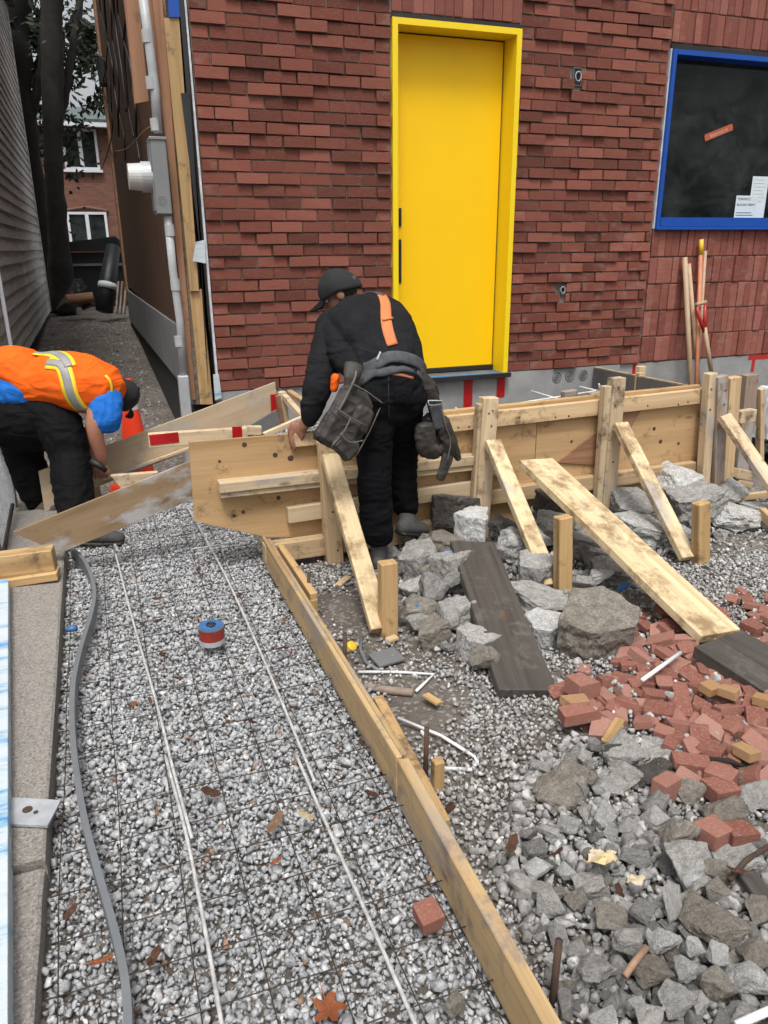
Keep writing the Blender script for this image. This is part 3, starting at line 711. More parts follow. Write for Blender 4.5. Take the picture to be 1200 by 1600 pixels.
box('box_door', (a.x + .012, 5.41, b.z + .02), (a.x + .0195, 5.59, a.z - .02), M['greybox'], mb, .002)
kc = P(256, 314, y=5.40); bm = bmesh.new()
tube_bm(bm, [Vector((math.cos(t) * .026, 0, math.sin(t) * .026)) for t in np.linspace(0, 2 * math.pi, 21)], .0018, 5); tube_bm(bm, [Vector((math.cos(t) * .013, 0, math.sin(t) * .013)) for t in np.linspace(0, 2 * math.pi, 15)], .0018, 5)
o = link('knockout', bm_mesh(bm), None, (M['pvcdark'],)); o.location = (kc.x - .01, 5.399, kc.z); adopt(o, mb)
mz = P(216, 276, y=5.48).z
met = cyl('meter', (a.x + .02, 5.5, mz), (a.x - .045, 5.5, mz), .092, M['galv'], es, 28)
cyl('meter_dome', (a.x - .045, 5.5, mz), (a.x - .125, 5.5, mz), .082, M['meter'], met, 28, .076)
a = P(278, 588, y=5.40); b = P(302, 645, y=5.40)
box('ground_sleeve', (a.x, 5.39, .1), (b.x - .01, 5.46, a.z), M['pvc'], es, .006)
# wires on the side wall
for k in range(6):
    x0 = 155 + k * 7; pts = [P(x0 + 9 * noise.noise(Vector((k, i * .7, 0))) + i * 4, -15 + i * 38, x=SX - .03) for i in range(6 + (k % 3))]
    tag(tube('hanging_cable', smooth_path(pts, 4), .008 + .004 * (k % 2), M['black']), 'black cable on the brown alley wall, %s of six from the far end' % ('first', 'second', 'third', 'fourth', 'fifth', 'last')[k], 'cable', 'cables on the alley wall')
p = P(159, 112, x=SX - .05); tag(box('junction_box', (SX - .10, p.y - .15, p.z - .18), (SX - .005, p.y + .15, p.z + .18), M['blackmetal'], None, .01), 'small dark box fixed high on the brown alley wall', 'junction box')
tag(tube('loose_wire', smooth_path([P(137, 92, x=SX - .04), P(148, 86, x=SX - .1), P(166, 100, x=SX - .06), P(160, 140, x=SX - .04), P(176, 200, x=SX - .04), P(160, 262, x=SX - .04)]), .009, M['bark']), 'thin brown wire looping around the box on the alley wall', 'wire')
tag(tube('loose_wire', smooth_path([P(180, 236, x=SX - .05), P(198, 232, x=SX - .1), P(225, 205, x=SX - .05), P(238, 197, x=SX - .02)]), .004, M['brownboard']), 'thin pale wire curving from the brown wall to the conduit', 'wire')

# ------------------------------------------------------------------ neighbour with weathered siding
nb = thing('siding_house', (-1.5, 9, 0), 'old house with weathered grey horizontal siding at the left edge', 'house')
NX = -.80
box('wall', (NX - 3, 7.0, .45), (NX - .01, 16.6, 5.6), M['siding'], nb)
box('foundation', (NX - 2.9, 7.05, -.2), (NX - .06, 16.5, .45), M['blackfound'], nb)
box('roof', (NX - 3.2, 6.8, 5.601), (NX + .15, 16.8, 5.8), M['slate'], nb)
ms = None
for k in range(37):
    z0 = .47 + k * .138
    for (ya, yb) in ((7.0, 11.2), (11.21, 16.6)):
        d = random.uniform(-.004, .004)
        bm = bmesh.new(); L = yb - ya
        V = []
        for i in range(9):
            yy = -L / 2 + L * i / 8; wv = .012 * noise.noise(Vector((yy * .6, k * .2, 0)))
            V.append([bm.verts.new((yy, q[0], q[1] + wv)) for q in ((0.0, .142), (-.006, .142), (-.024, 0), (0.0, 0))])
        for p_, q_ in zip(V, V[1:]):
            for j in range(4): bm.faces.new((p_[j], p_[(j + 1) % 4], q_[(j + 1) % 4], q_[j]))
        bm.faces.new(V[0]); bm.faces.new(V[-1][::-1])
        o = link('siding_board', bm_mesh(bm), None, (M['siding'],)); o.location = (NX, (ya + yb) / 2, z0); o.rotation_euler = (0, 0, math.pi / 2); adopt(o, nb)
box('corner_trim', (NX - .05, 16.55, .45), (NX + .035, 16.63, 5.6), M['siding'], nb)
wp = thing('white_post', (-.66, 7.2, 0), 'thin white post standing against the siding at the left edge', 'post')
a = P(-2, 430, y=7.3); b = P(19, 552, y=7.3); wood('shaft', a + (a - b) * .6, b + (b - a) * .9, .03, .03, M['winwhite'], wp); 

# ------------------------------------------------------------------ far brick house and yard
fh = thing('far_brick_house', (0, 26, 0), 'old brick house with white double windows at the end of the alley', 'house')
FY = 26
box('wall', (-4, FY, -.5), (5, FY + 5, 5.05), M['farbrick'], fh)
prism('roof', [(-4.3, FY - .45, 4.95), (5.3, FY - .45, 4.95), (5.3, FY + 3, 5.75), (-4.3, FY + 3, 5.75)], (0, -.26, .96), .1, M['slate'], fh)
box('eave', (-4.3, FY - .5, 4.85), (5.3, FY - .30, 4.96), M['winwhite'], fh)
def far_window(u0, v0, u1, v1, arch):
    a = P(u0, v0, y=FY); b = P(u1, v1, y=FY); x0, x1, z1, z0 = a.x, b.x, a.z, b.z
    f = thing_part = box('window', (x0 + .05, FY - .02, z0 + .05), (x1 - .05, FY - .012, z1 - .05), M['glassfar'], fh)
    bmboxes('frame', [((x0, FY - .06, z0), (x0 + .07, FY - .001, z1)), ((x1 - .07, FY - .06, z0), (x1, FY - .001, z1)), ((x0 + .07, FY - .06, z0), (x1 - .07, FY - .001, z0 + .07)), ((x0 + .07, FY - .06, z1 - .07), (x1 - .07, FY - .001, z1)), (((x0 + x1) / 2 - .05, FY - .06, z0 + .07), ((x0 + x1) / 2 + .05, FY - .001, z1 - .07))], M['winwhite'], f)
    box('sill', (x0 - .06, FY - .12, z0 - .07), (x1 + .06, FY - .001, z0 - .001), M['winwhite'], f)
    box('curtain', (x0 + .07, FY - .009, z0 + .07), (x1 - .07, FY - .002, z1 - .07), M['curtain'], f)
    if arch: tube('arch', smooth_path([(x0 - .05, FY - .02, z1 + .02), ((x0 + x1) / 2, FY - .02, z1 + .12), (x1 + .05, FY - .02, z1 + .02)], 5), .05, M['farbrick'], f, 6)
far_window(94, 200, 157, 266, False); far_window(103, 331, 172, 385, True)
sh = thing('garden_shed', (.2, 19, .3), 'low dark shed with a flat pitched roof at the end of the alley', 'shed')
a = P(92, 392, y=19); b = P(205, 480, y=19)
box('shed_wall', (a.x, 19, .0), (b.x + .4, 21, a.z - .05), M['tarp'], sh)
prism('shed_roof', [P(92, 393, y=18.9), P(205, 391, y=18.9), P(180, 369, y=18.9), P(100, 379, y=18.9)], (0, 1, 0), 2.2, M['blackmetal'], sh)
box('rail', (a.x, 18.94, a.z - .32), (b.x, 18.98, a.z - .27), M['greybox'], sh)
jk = [(105, 470, .5, .3, .3, 'rockdark', 'dark lumpy junk heap beside the tree base'), (135, 470, .5, .3, .25, 'tarp', 'black bundle in the middle of the junk at the alley end'), (120, 450, .35, .3, .4, 'blackmetal', 'small black barrel shape stacked on the junk')]
for (u, v, sx, sy, sz, mt, lb) in jk:
    p = P(u, v, y=15.5); p.z = max(p.z, .45); chunk('junk_pile', p, (sx, sy, sz), M[mt], lb, 'junk', 'junk at the alley end')
dr = P(125, 468, y=15); tag(cyl('rusty_drum', dr + Vector((-.22, 0, 0)), dr + Vector((.22, .05, .03)), .09, M['brownboard'], None, 16), 'rusty brown cylinder lying on the alley junk', 'drum')
lb = thing('rolled_mattress', P(165, 485, y=14.8), 'dark green rolled sheet with a white band leaning at the alley end', 'roll')
tube('roll', [P(163, 486, y=14.8), P(168, 445, y=14.95), P(177, 385, y=15.2)], .13, M['tarp'], lb, 14, radii=[.15, .15, .12]); tube('band', [P(167, 452, y=14.9), P(168.3, 443, y=14.93)], .16, M['paper'], lb, 14)
for k in range(3):
    tag(wood('leaning_plank', P(182 + 6 * k, 490, y=14.6), P(186 + 6 * k, 440, y=14.8), .06, .03, M['greywood']), 'thin dark plank leaning by the roll at the alley end', 'plank', 'planks at the alley end')
# trees at the end of the alley
def tree(trunks, crown, label, n, name='tree', size=.16):
    t = thing(name, trunks[0][0][0] * 1.0 if False else Vector(trunks[0][0][0]), label, 'tree')
    for pts, radii in trunks:
        pts2 = smooth_path(pts, 10); rr = list(np.interp(np.linspace(0, 1, len(pts2)), np.linspace(0, 1, len(radii)), radii))
        tube('trunk' if radii[0] > .12 else 'branch', pts2, 0, M['bark'], t, 14, radii=[q * (1 + .22 * noise.noise(Vector((i * .35, q * 9, 3)))) for i, q in enumerate(rr)], rough=.035)
    V = []; F = []
    for i in range(n):
        c, r = random.choice(crown); d = Vector((random.gauss(0, .45), random.gauss(0, .45), random.gauss(0, .45))); p = Vector(c) + d * r
        if noise.noise(p * 1.6) < -.05: continue
        a = Vector((random.gauss(0, 1), random.gauss(0, 1), random.gauss(0, 1))).normalized(); b = a.orthogonal().normalized(); s = size * random.uniform(.5, 1.2); k = len(V)
        V += [p - a * s, p + b * s * .45, p + a * s, p - b * s * .45]; F.append((k, k + 1, k + 2, k + 3))
    o = link('crown', mesh_from(V, F), None, (M['foliage'],)); tag(o, kind='stuff'); adopt(o, t); return t
T1 = 16.8
tree([([P(98, 490, y=T1), P(92, 380, y=T1), P(84, 260, y=T1), P(82, 120, y=T1), P(80, -40, y=T1)], [.26, .2, .17, .18, .2]),
      ([P(84, 230, y=T1), P(110, 100, y=T1 + .4), P(128, -20, y=T1 + 1)], [.09, .07, .05])],
     [(P(108, 128, y=T1 + 2), .8), (P(130, 130, y=T1 + 2), .6), (P(50, 20, y=T1 + 1), .9), (P(100, -130, y=T1 + 3), 1.6), (P(60, 130, y=T1 + 2), .9), (P(70, 60, y=T1 + 2), .5), (P(130, 60, y=T1 + 2), .35)], 'dark tall tree with bare trunk between the siding and the brick house', 6500, size=.10)
tree([([P(70, 480, y=T1 + .8), P(50, 300, y=T1 + .8), P(20, 120, y=T1 + .6), P(18, -40, y=T1 + .6)], [.26, .24, .32, .34]), ([P(40, 210, y=T1 + .6), P(62, 120, y=T1 + .6), P(70, 0, y=T1 + .6)], [.1, .08, .07])],
     [(P(20, 40, y=T1 + 2), 1.0), (P(70, 230, y=T1 + 2.5), .8), (P(30, -60, y=T1 + 1), 2.0), (P(60, 330, y=T1 + 2), .5)], 'second dark tree trunk with ivy just left of the tall one', 5000, size=.10)

# ------------------------------------------------------------------ curb slab, plank and fence on the left
cb = thing('concrete_curb', (-.36, 2.2, 0), 'long concrete curb slab with exposed aggregate along the left of the gravel', 'curb')
def slabseg(name, y0, y1, zt, xr0, xr1, xl=-.62):
    pts = [(xr0, y0), (xr1, y1), (xl, y1), (xl, y0)]; bm = bmesh.new()
    nseg = 14; top = []; 
    for i in range(nseg + 1):
        y = y0 + (y1 - y0) * i / nseg; xr = xr0 + (xr1 - xr0) * i / nseg + .003 * noise.noise(Vector((y * 9, 0, 0)))
        top.append([bm.verts.new((xl, y, -.15)), bm.verts.new((xl, y, zt)), bm.verts.new((xr - .012, y, zt)), bm.verts.new((xr - .003, y, zt - .006)), bm.verts.new((xr + .004, y, -.15))])
    for a, b in zip(top, top[1:]):
        for j in range(4): bm.faces.new((a[j], a[j + 1], b[j + 1], b[j]))
    bm.faces.new(top[0]); bm.faces.new(top[-1][::-1]); o = link(name, bm_mesh(bm), None, (M['curb'],)); return adopt(o, cb)
slabseg('slab', .4, 1.832, .046, -.302, -.298); slabseg('slab', 1.850, 5.0, .062, -.296, -.300)
tag(prism('painted_board', [P(12, 1750, z=.12), P(13, 905, z=.12), P(-60, 905, z=.12), P(-150, 1750, z=.12)], (0, 0, -1), .08, M['bluewhite']), 'board with peeling blue and white paint lying beside the curb at the left edge', 'board')
bpts = box  # edge
pl = thing('fence_foot_plate', P(50, 1268, z=.07), 'galvanised steel foot plate with a hole bolted on the curb', 'plate')
pts = [P(8, 1245, z=.075), P(95, 1250, z=.075), P(74, 1290, z=.075), P(8, 1287, z=.075)]
bm = bmesh.new(); vs = [bm.verts.new(p) for p in pts] + [bm.verts.new(p - Vector((0, 0, .008))) for p in pts]
for f in ((0, 1, 2, 3), (7, 6, 5, 4), (0, 4, 5, 1), (1, 5, 6, 2), (2, 6, 7, 3), (3, 7, 4, 0)): bm.faces.new([vs[i] for i in f])
adopt(link('plate', bm_mesh(bm), None, (M['galv'],)), pl)
h0 = P(43, 1265, z=.0758); bm = bmesh.new(); tube_bm(bm, [(0, 0, 0), (0, 0, .0015)], .014, 16); o = link('hole_plug', bm_mesh(bm), None, (M['rust'],)); o.location = h0; adopt(o, pl)
h0 = P(56, 1269, z=.0758); bm = bmesh.new(); tube_bm(bm, [(0, 0, 0), (0, 0, .0012)], .007, 12); o = link('hole_plug', bm_mesh(bm), None, (M['rust'],)); o.location = h0; adopt(o, pl)
bs = thing('board_stack', P(45, 880, z=.1), 'two short orange boards stacked across the curb end', 'boards')
a0, a1 = P(-20, 895, y=3.86), P(90, 870, y=3.86)
wood('board', (-.66, 3.84, .075), (-.315, 3.80, .095), .09, .04, M['pineorange'], bs, up=(0, 1, 0))
wood('board', (-.60, 3.86, .155), (-.325, 3.83, .165), .115, .09, M['pineorange'], bs, up=(0, 0, 1))
# chain link panel
fp = thing('chain_link_panel', (-.7, 4.3, 0), 'short section of galvanised chain link fence at the left edge behind the curb', 'fence')
fx = -.63
tube('rail', [(fx + .02, 3.85, .02), (fx + .03, 4.9, .14)], .012, M['wire'], fp)
tube('fence_post', [(fx, 4.30, 0), (fx, 4.30, .78)], .014, M['galv'], fp); tube('fence_post', [(fx, 5.3, 0), (fx, 5.3, .8)], .014, M['galv'], fp)
bm = bmesh.new()
for k in range(-14, 26):
    for s in (1, -1):
        y0 = 3.9 + k * .055; pts = []
        for j in range(2):
            pts.append(Vector((fx + .004 * s, y0 + s * j * .75, .03 + j * .75)))
        pts = [q for q in pts]
        # clip to panel
        t0 = 0; 
        def at(y): return pts[0].lerp(pts[1], (y - pts[0].y) / (pts[1].y - pts[0].y))
        ya, yb = sorted((pts[0].y, pts[1].y))
        lo, hi = max(ya, 3.95), min(yb, 5.3)
        if hi - lo > .03: tube_bm(bm, [at(lo), at(hi)], .0018, 4)
adopt(link('chain_mesh', bm_mesh(bm), None, (M['galv'],)), fp)

# ------------------------------------------------------------------ gravel
def in_view(p): 
    c = camR @ (Vector(p) - CAMP)
    if c.z > -.2: return False
    u = 600 + 1200 * c.x / -c.z; v = 800 - 1200 * c.y / -c.z
    return -160 < u < 1480 and -60 < v < 1720
def field(x0, x1, y0, y1, sp, z, zj, keep=None):
    nx_, ny_ = int((x1 - x0) / sp), int((y1 - y0) / sp); gx, gy = np.meshgrid(np.arange(nx_), np.arange(ny_))
    x = x0 + (gx.ravel() + rng.uniform(-.15, 1.15, gx.size)) * sp; y = y0 + (gy.ravel() + rng.uniform(-.15, 1.15, gx.size)) * sp
    pos = np.stack([x, y, z + rng.uniform(-zj, zj, x.size)], 1)
    m = np.array([in_view(p) and (keep is None or keep(p)) for p in pos]); pos = pos[m]
    pos[:, 2] += np.array([gh(p[0], p[1]) for p in pos]); return pos
def sizes(n, a=.0115, s=.28, lo=.005, hi=.024): return np.clip(np.exp(rng.normal(math.log(a), s, n)), lo, hi)
parts = []
A = field(-.29, .735, .85, 5.4, .0152, .0, .003); B = field(-.29, .735, .85, 5.4, .0160, .014, .005); Cc = field(-.29, .72, .85, 4.2, .034, .026, .004)
pos = np.concatenate([A, B, Cc]); near = pos[:, 1] < 1.9
for nm, msk, va in (('gravel_bed', near, HVM), ('gravel_bed', ~near, HV)):
    q = pos[msk]; tn = rng.beta(2.2, 2.0, len(q)) * .97 ; tn = np.where(rng.random(len(q)) < .015, 1.0, tn)
    tag(stone_field(nm, q, sizes(len(q), .0104, .34), tn, M['gravel'], va), kind='stuff')
def keepR(p):
    if p[0] < .74 or p[1] > 3.66: return False
    d = noise.noise(Vector((p[0] * 2.6, p[1] * 2.6, 3))) * .5 + .5
    pr = .25
    if p[1] < 2.25: pr = 1.0
    elif p[1] < 2.6: pr = .25 + (2.6 - p[1]) / .35 * .75
    if p[0] > 2.3 and 2.35 < p[1] < 2.95: pr = 1.0
    if p[1] > 3.3 and p[0] < 1.2: pr = .8
    if p[1] > 1.75 and p[0] < 2.2: pr *= max(0, min(1, (d - .36) * 6))
    return random.random() < pr * (.55 + .9 * d)
pos = np.concatenate([field(.70, 4.0, .8, 3.68, .018, .004, .003, keepR), field(.70, 4.0, .8, 3.68, .021, .014, .004, keepR)])
tag(stone_field('loose_gravel', pos, sizes(len(pos), .0098, .33), rng.beta(2, 2, len(pos)), M['gravelmix']), kind='stuff')
# fill inside the landing form
box_fill = box('landing_fill', (.95, 3.80, -.1), (3.47, 5.49, .33), M['soil']); tag(box_fill, kind='structure')
gx = field(1.0, 3.5, 4.3, 5.48, .024, .0, .004); gx[:, 2] = .338 + rng.uniform(-.006, .012, len(gx)) + .03 * np.clip((gx[:, 1] - 4.9), 0, 1)
tag(stone_field('landing_gravel', gx, sizes(len(gx), .014), rng.beta(2.2, 1.9, len(gx)), M['gravel']), kind='stuff')
# alley litter stones
def keepA(p): return random.random() < .35
gx = field(-.75, .55, 6.0, 15.5, .055, .0, .01, keepA); tag(stone_field('alley_gravel', gx, sizes(len(gx), .020, .4, .01, .05), rng.beta(1.5, 3, len(gx)) * .6, M['gravelmix']), kind='stuff')

# ------------------------------------------------------------------ wire mesh and rods on the gravel
wm = thing('reinforcing_mesh', (.2, 2.5, .03), 'square grid of thin dark steel wire lying on the gravel walkway', 'wire mesh')
for k in range(7):
    x = -.262 + k * .150; pts = [(x + .008 * noise.noise(Vector((k, y * 1.2, 0))) * 1.6, y, .036 + .010 * noise.noise(Vector((k * 3, y * 2, 5)))) for y in np.linspace(.9, 5.0, 34)]
    tube('wire', pts, .0017, M['wire'], wm, 5)
for k in range(28):
    y = .98 + k * .15; pts = [(x, y + .006 * noise.noise(Vector((k * 2, x * 2, 7))), .037 + .006 * noise.noise(Vector((k * 5, x * 3, 5)))) for x in np.linspace(-.285, .70, 9)]
    tube('wire', pts, .0017, M['wire'], wm, 5)
def rod(pts, lab, r=.0052):
    tag(tube('reinforcing_rod', smooth_path([P(u, v, z=.046) for u, v in pts], 5), r, M['rebarw'], None, 8), lab, 'rebar')
rod([(289, 785), (345, 885), (403, 1010), (450, 1120), (492, 1222)], 'white rod running from under the plywood along the right half of the gravel, far piece')
rod([(462, 1178), (520, 1310), (585, 1455), (660, 1625)], 'white rod nearest the form board at the bottom of the picture')
rod([(178, 855), (205, 960), (245, 1100), (270, 1200), (300, 1310)], 'white rod starting by the boot under the plywood, left side of the gravel')
rod([(258, 1180), (290, 1300), (320, 1450), (350, 1620)], 'white rod nearest the grey strip at the bottom of the picture')
rod([(587, 1130 - 280), (500, 862 - 12), (400, 845)], 'thin pale rod lying crosswise just in front of the plywood', .004) if False else rod([(300, 858), (350, 850), (402, 842)], 'thin pale rod lying crosswise just in front of the tall plywood', .004)
# grey flexible strip on edge
path = smooth_path([P(u, v, z=.085) for u, v in ((112, 856), (130, 872), (143, 900), (147, 930), (140, 965), (126, 1010), (115, 1060), (112, 1110), (116, 1180), (130, 1270), (150, 1350), (173, 1430), (190, 1500), (198, 1560), (200, 1625))], 4)
bm = bmesh.new(); rings = []
for i, p in enumerate(path):
    T = (path[min(i + 1, len(path) - 1)] - path[max(i - 1, 0)]).normalized(); S = Vector((T.y, -T.x, 0)).normalized() * .009
    rings.append([bm.verts.new(q) for q in (p - S, p + S, p + S + Vector((0, 0, -.062)), p - S + Vector((0, 0, -.062)))])
for a, b in zip(rings, rings[1:]):
    for j in range(4): bm.faces.new((a[j], a[(j + 1) % 4], b[(j + 1) % 4], b[j]))
bm.faces.new(rings[0]); bm.faces.new(rings[-1][::-1])
tag(link('edging_strip', bm_mesh(bm), None, (M['pvcdark'],)), 'long curved grey plastic strip standing on edge on the gravel beside the curb', 'strip')

# ------------------------------------------------------------------ walkway form board
fb = thing('walkway_form', (.68, 2.4, 0), 'long low timber form board edging the gravel walkway down the middle', 'form board')
zt = .165
def topx(u, v): return P(u, v, z=zt)
A0, A1, A2 = topx(409, 838), topx(619, 1183), topx(866, 1630)
def vboard(name, p, q, h, t, mat, seg=14):
    p = Vector(p); q = Vector(q); d = (q - p).normalized(); c = Vector((0, 0, -h / 2)) + Vector((-d.y, d.x, 0)) * t / 2
    return wood(name, p + c, q + c, h, t, mat, fb, warp=.001, seg=seg)
rt = Vector((1, 0, 0))
vboard('board', A0, A1, .15, .019, M['formboard'])
vboard('board', A1 + Vector((.002, -.003, -.006)), A2, .155, .036, M['formboard'])
vboard('backing_board', A0.lerp(A1, .02) + rt * .021 + Vector((0, 0, -.004)), A0.lerp(A1, .995) + rt * .021 + Vector((0, 0, -.003)), .14, .018, M['formboard'])
vboard('backing_board', topx(427, 848) + rt * .020 + Vector((0, 0, -.012)), topx(474, 925) + rt * .030 + Vector((0, 0, -.012)), .09, .034, M['pineorange'])
vboard('splice_board', topx(580, 1085) + rt * .006 + Vector((0, 0, -.008)), topx(682, 1277) + rt * .004 + Vector((0, 0, -.016)), .11, .036, M['pineorange'])
for (u, v, hgt, zb) in ((481, 895, .13, .07), (537, 990, .12, .07), (665, 1138, .14, .03), (871, 1470, .16, .02)):
    p = P(u, v, z=.2); tube('steel_pin', [Vector((p.x, p.y, -.05)), p + Vector((.004, 0, 0))], .0085, M['rust'], fb, 8)
for (u, v) in ((683, 1188), (488, 935)):
    p = P(u, v, z=.12); wood('stake', (p.x, p.y, -.05), (p.x + .003, p.y, .12), .034, .034, M['pineorange'], fb, up=(0, 1, 0))

# ------------------------------------------------------------------ landing formwork
PY = 3.75                                            # front face of the plywood
lf = thing('landing_formwork', (2.0, PY, 0), 'timber and plywood formwork box in front of the yellow door', 'formwork')
def pf(u, v, y=PY): return P(u, v, y=y)
prism('plywood_sheet', [pf(295, 691), pf(478, 676), pf(478 + 25, 675), (1.10, PY, .10), pf(420, 840), pf(304, 815)], (0, 1, 0), .018, M['ply'], lf, xdir=(1, 0, 0))
prism('plywood_sheet', [(1.104, PY, .715), (2.30, PY, .725), (2.30, PY, .02), (1.104, PY, .02)], (0, 1, 0), .018, M['ply'], lf, xdir=(1, 0, 0))
prism('plywood_sheet', [(2.304, PY, .725), (3.50, PY, .745), (3.50, PY, .05), (2.304, PY, .03)], (0, 1, 0), .018, M['ply'], lf, xdir=(1, 0, 0))
def waler(x0, z0, x1, z1, mat='pinepale', wz=.089, th=.038, y=PY):
    return wood('waler', (x0, y - th / 2 - .001, z0), (x1, y - th / 2 - .001, z1), wz, th, M[mat], lf, warp=.001)
# walers across the front (x, z of centre lines)
waler(1.72, .682, 3.44, .712, 'pine', .089)
wood('waler', (1.66, PY + .037, .70), (3.46, PY + .037, .728), .089, .036, M['pineorange'], lf)
waler(.875, .672, 1.20, .675, 'pine', .07)
a, b = pf(340, 762), pf(503, 742)
dz = (b.z - a.z)
wood('waler', (a.x, PY - .040, a.z + .018), (1.95, PY - .040, b.z + dz * .5 + .005), .052, .078, M['pinepale'], lf, warp=.001)
wood('waler', (a.x + .005, PY - .034, a.z - .024), (1.93, PY - .034, b.z - .035), .030, .066, M['pinepale'], lf, warp=.001)
a = pf(447, 802); waler(a.x, a.z, 1.98, a.z + .03, 'pinepale', .085, .05)
a = pf(412, 862); wood('waler', (a.x - .01, PY - .055, .095), (1.9, PY - .050, .095), .10, .07, M['pine'], lf, warp=.001)
waler(1.96, .46, 2.08, .46, 'pinepale', .05, .06)
a, b = pf(800, 770), pf(1095, 722)
waler(1.90, .235, 3.44, .255, 'pine', .085, .05)
waler(1.95, .40, 2.10, .40, 'pine', .04, .09)
prism('plywood_gusset', [pf(870, 723, PY - .012), pf(1002, 622, PY - .012), pf(1000, 645, PY - .012), pf(965, 700, PY - .012), pf(945, 728, PY - .012)], (0, 1, 0), .010, M['brownboard'], lf, xdir=(1, 0, 0))
# posts
def post(x, z0, z1, y=PY - .05 - .045, w_=.038, d=.089, mat='pine'):
    return wood('post', (x, y, z0), (x, y, z1), d, w_, M[mat], lf, up=(0, 1, 0))
YP = PY - .09
def post_uv(ut, vt, ub, vb, yf, wpx, mat='pine', d=.06, zb=-.03):
    t_ = P(ut, vt, y=yf); b_ = P(ub, vb, y=yf); ww = wpx * mpp(t_)
    return wood('post', (b_.x, yf + d / 2, zb), (t_.x, yf + d / 2, t_.z), d, ww, M[mat], lf, up=(0, 1, 0))
post_uv(511, 690, 526, 880, PY - .14, 27, 'pine', .05)
post_uv(503, 700, 513, 860, PY - .087, 8, 'pine', .05)
post_uv(768, 622, 752, 815, PY - .115, 27, 'pinepale', .06)
post_uv(753, 632, 742, 810, PY - .105, 10, 'pinepale', .05)
post_uv(969, 591, 951, 800, PY - .115, 24, 'pinepale', .06)
post_uv(952, 604, 938, 800, PY - .105, 14, 'pinepale', .05)
post_uv(1116, 584, 1103, 780, PY - .115, 16, 'pinepale', .06)
post_uv(1131, 588, 1126, 780, PY - .135, 20, 'greywood', .05)
post_uv(1151, 590, 1135, 780, PY - .05, 22, 'pine', .06)
post_uv(1177, 586, 1155, 780, PY + .25, 24, 'greywood', .06)
post_uv(1192, 608, 1185, 780, PY + .42, 8, 'pine', .05)
# horizontal pieces poking out at the right corner
def stub(u0, v0, u1, v1, y0, y1, wz, mat='pinepale', th=.06):
    return wood('waler', P(u0, v0, y=y0), P(u1, v1, y=y1), wz, th, M[mat], lf)
stub(1152, 652, 1176, 648, PY - .02, PY + .0, .075); stub(1146, 738, 1168, 742, PY - .02, PY + .0, .06, th=.08); stub(1146, 752, 1168, 757, PY - .02, PY + .0, .04, 'pine', .08)
# right hand side, dark faced panel
prism('plywood_sheet', [(3.505, PY, .745), (3.88, 5.48, .625), (3.88, 5.48, .05), (3.505, PY, .05)], (1, -.2, 0), .018, M['pinepale'], lf, xdir=(.2, 1, 0))
prism('form_face', [(3.500, PY + .03, .738), (3.874, 5.47, .618), (3.874, 5.47, .06), (3.500, PY + .03, .06)], (-1, .2, 0), .004, M['parging'], lf, xdir=(.2, 1, 0))
wood('post', (3.78, 4.75, .1), (3.78, 4.75, .735), .05, .06, M['pinepale'], lf, up=(0, 1, 0)); wood('post', (3.72, 4.68, .1), (3.72, 4.68, .70), .05, .05, M['pine'], lf, up=(0, 1, 0))
# braces and stakes
def brace(u0, v0, y0, u1, v1, z1, mat, wpx, thk=.038):
    a = P(u0, v0, y=y0); b = P(u1, v1, z=z1); d = (b - a).normalized()
    side = Vector((1, 0, 0)); side = (side - d * side.dot(d)).normalized()
    return wood('brace', a, b, .089, thk, M[mat], lf, up=side, warp=.002)
brace(516, 712, PY - .165, 594, 985, .05, 'pinedirty', 30)
brace(769, 690, PY - .14, 862, 915, .05, 'pinedirty', 30)
brace(969, 662, PY - .14, 1075, 873, .05, 'pinedirty', 30)
brace(1131, 650, PY - .16, 1235, 800, .12, 'pinepale', 30)
def stake(u, vt, vb, wpx, lab=None):
    b = P(u, vb, z=.0); t_ = P(u, vt, y=b.y); ww = wpx * mpp(b)
    return wood('stake', (b.x, b.y + .025, -.08), (t_.x, b.y + .03, t_.z), .055, ww, M['pineorange'], lf, up=(0, 1, 0))
stake(610, 882, 1000, 27); stake(885, 810, 937, 24); stake(1102, 788, 888, 23)
for (u, v, yy) in ((716, 668, 3.71), (733, 667, 3.71), (812, 652, 3.71), (868, 652, 3.71), (889, 650, 3.71), (1012, 634, 3.71), (1060, 632, 3.71), (1075, 628, 3.71), (1098, 626, 3.71), (770, 642, 3.633), (768, 666, 3.633), (764, 646, 3.633), (966, 606, 3.633), (962, 634, 3.633), (958, 722, 3.633), (1112, 608, 3.633), (1110, 640, 3.633), (1134, 610, 3.613), (1132, 632, 3.613), (512, 725, 3.608), (520, 800, 3.608), (528, 860, 3.608)):
    p = P(u, v, y=yy); cyl('screw_head', p + Vector((0, .004, 0)), p - Vector((0, .0012, 0)), .0055, M['rust'], lf, 8)
for (u, v, r_) in ((382, 695, .013), (430, 711, .013), (454, 716, .016), (343, 721, .008), (435, 778, .012), (380, 800, .010), (366, 806, .010), (1032, 690, .013), (1060, 693, .010), (1022, 670, .012), (893, 690, .009)):
    p = P(u, v, y=PY); cyl('plywood_knot', p + Vector((0, .004, 0)), p - Vector((0, .0008, 0)), r_, M['rust'], lf, 12)
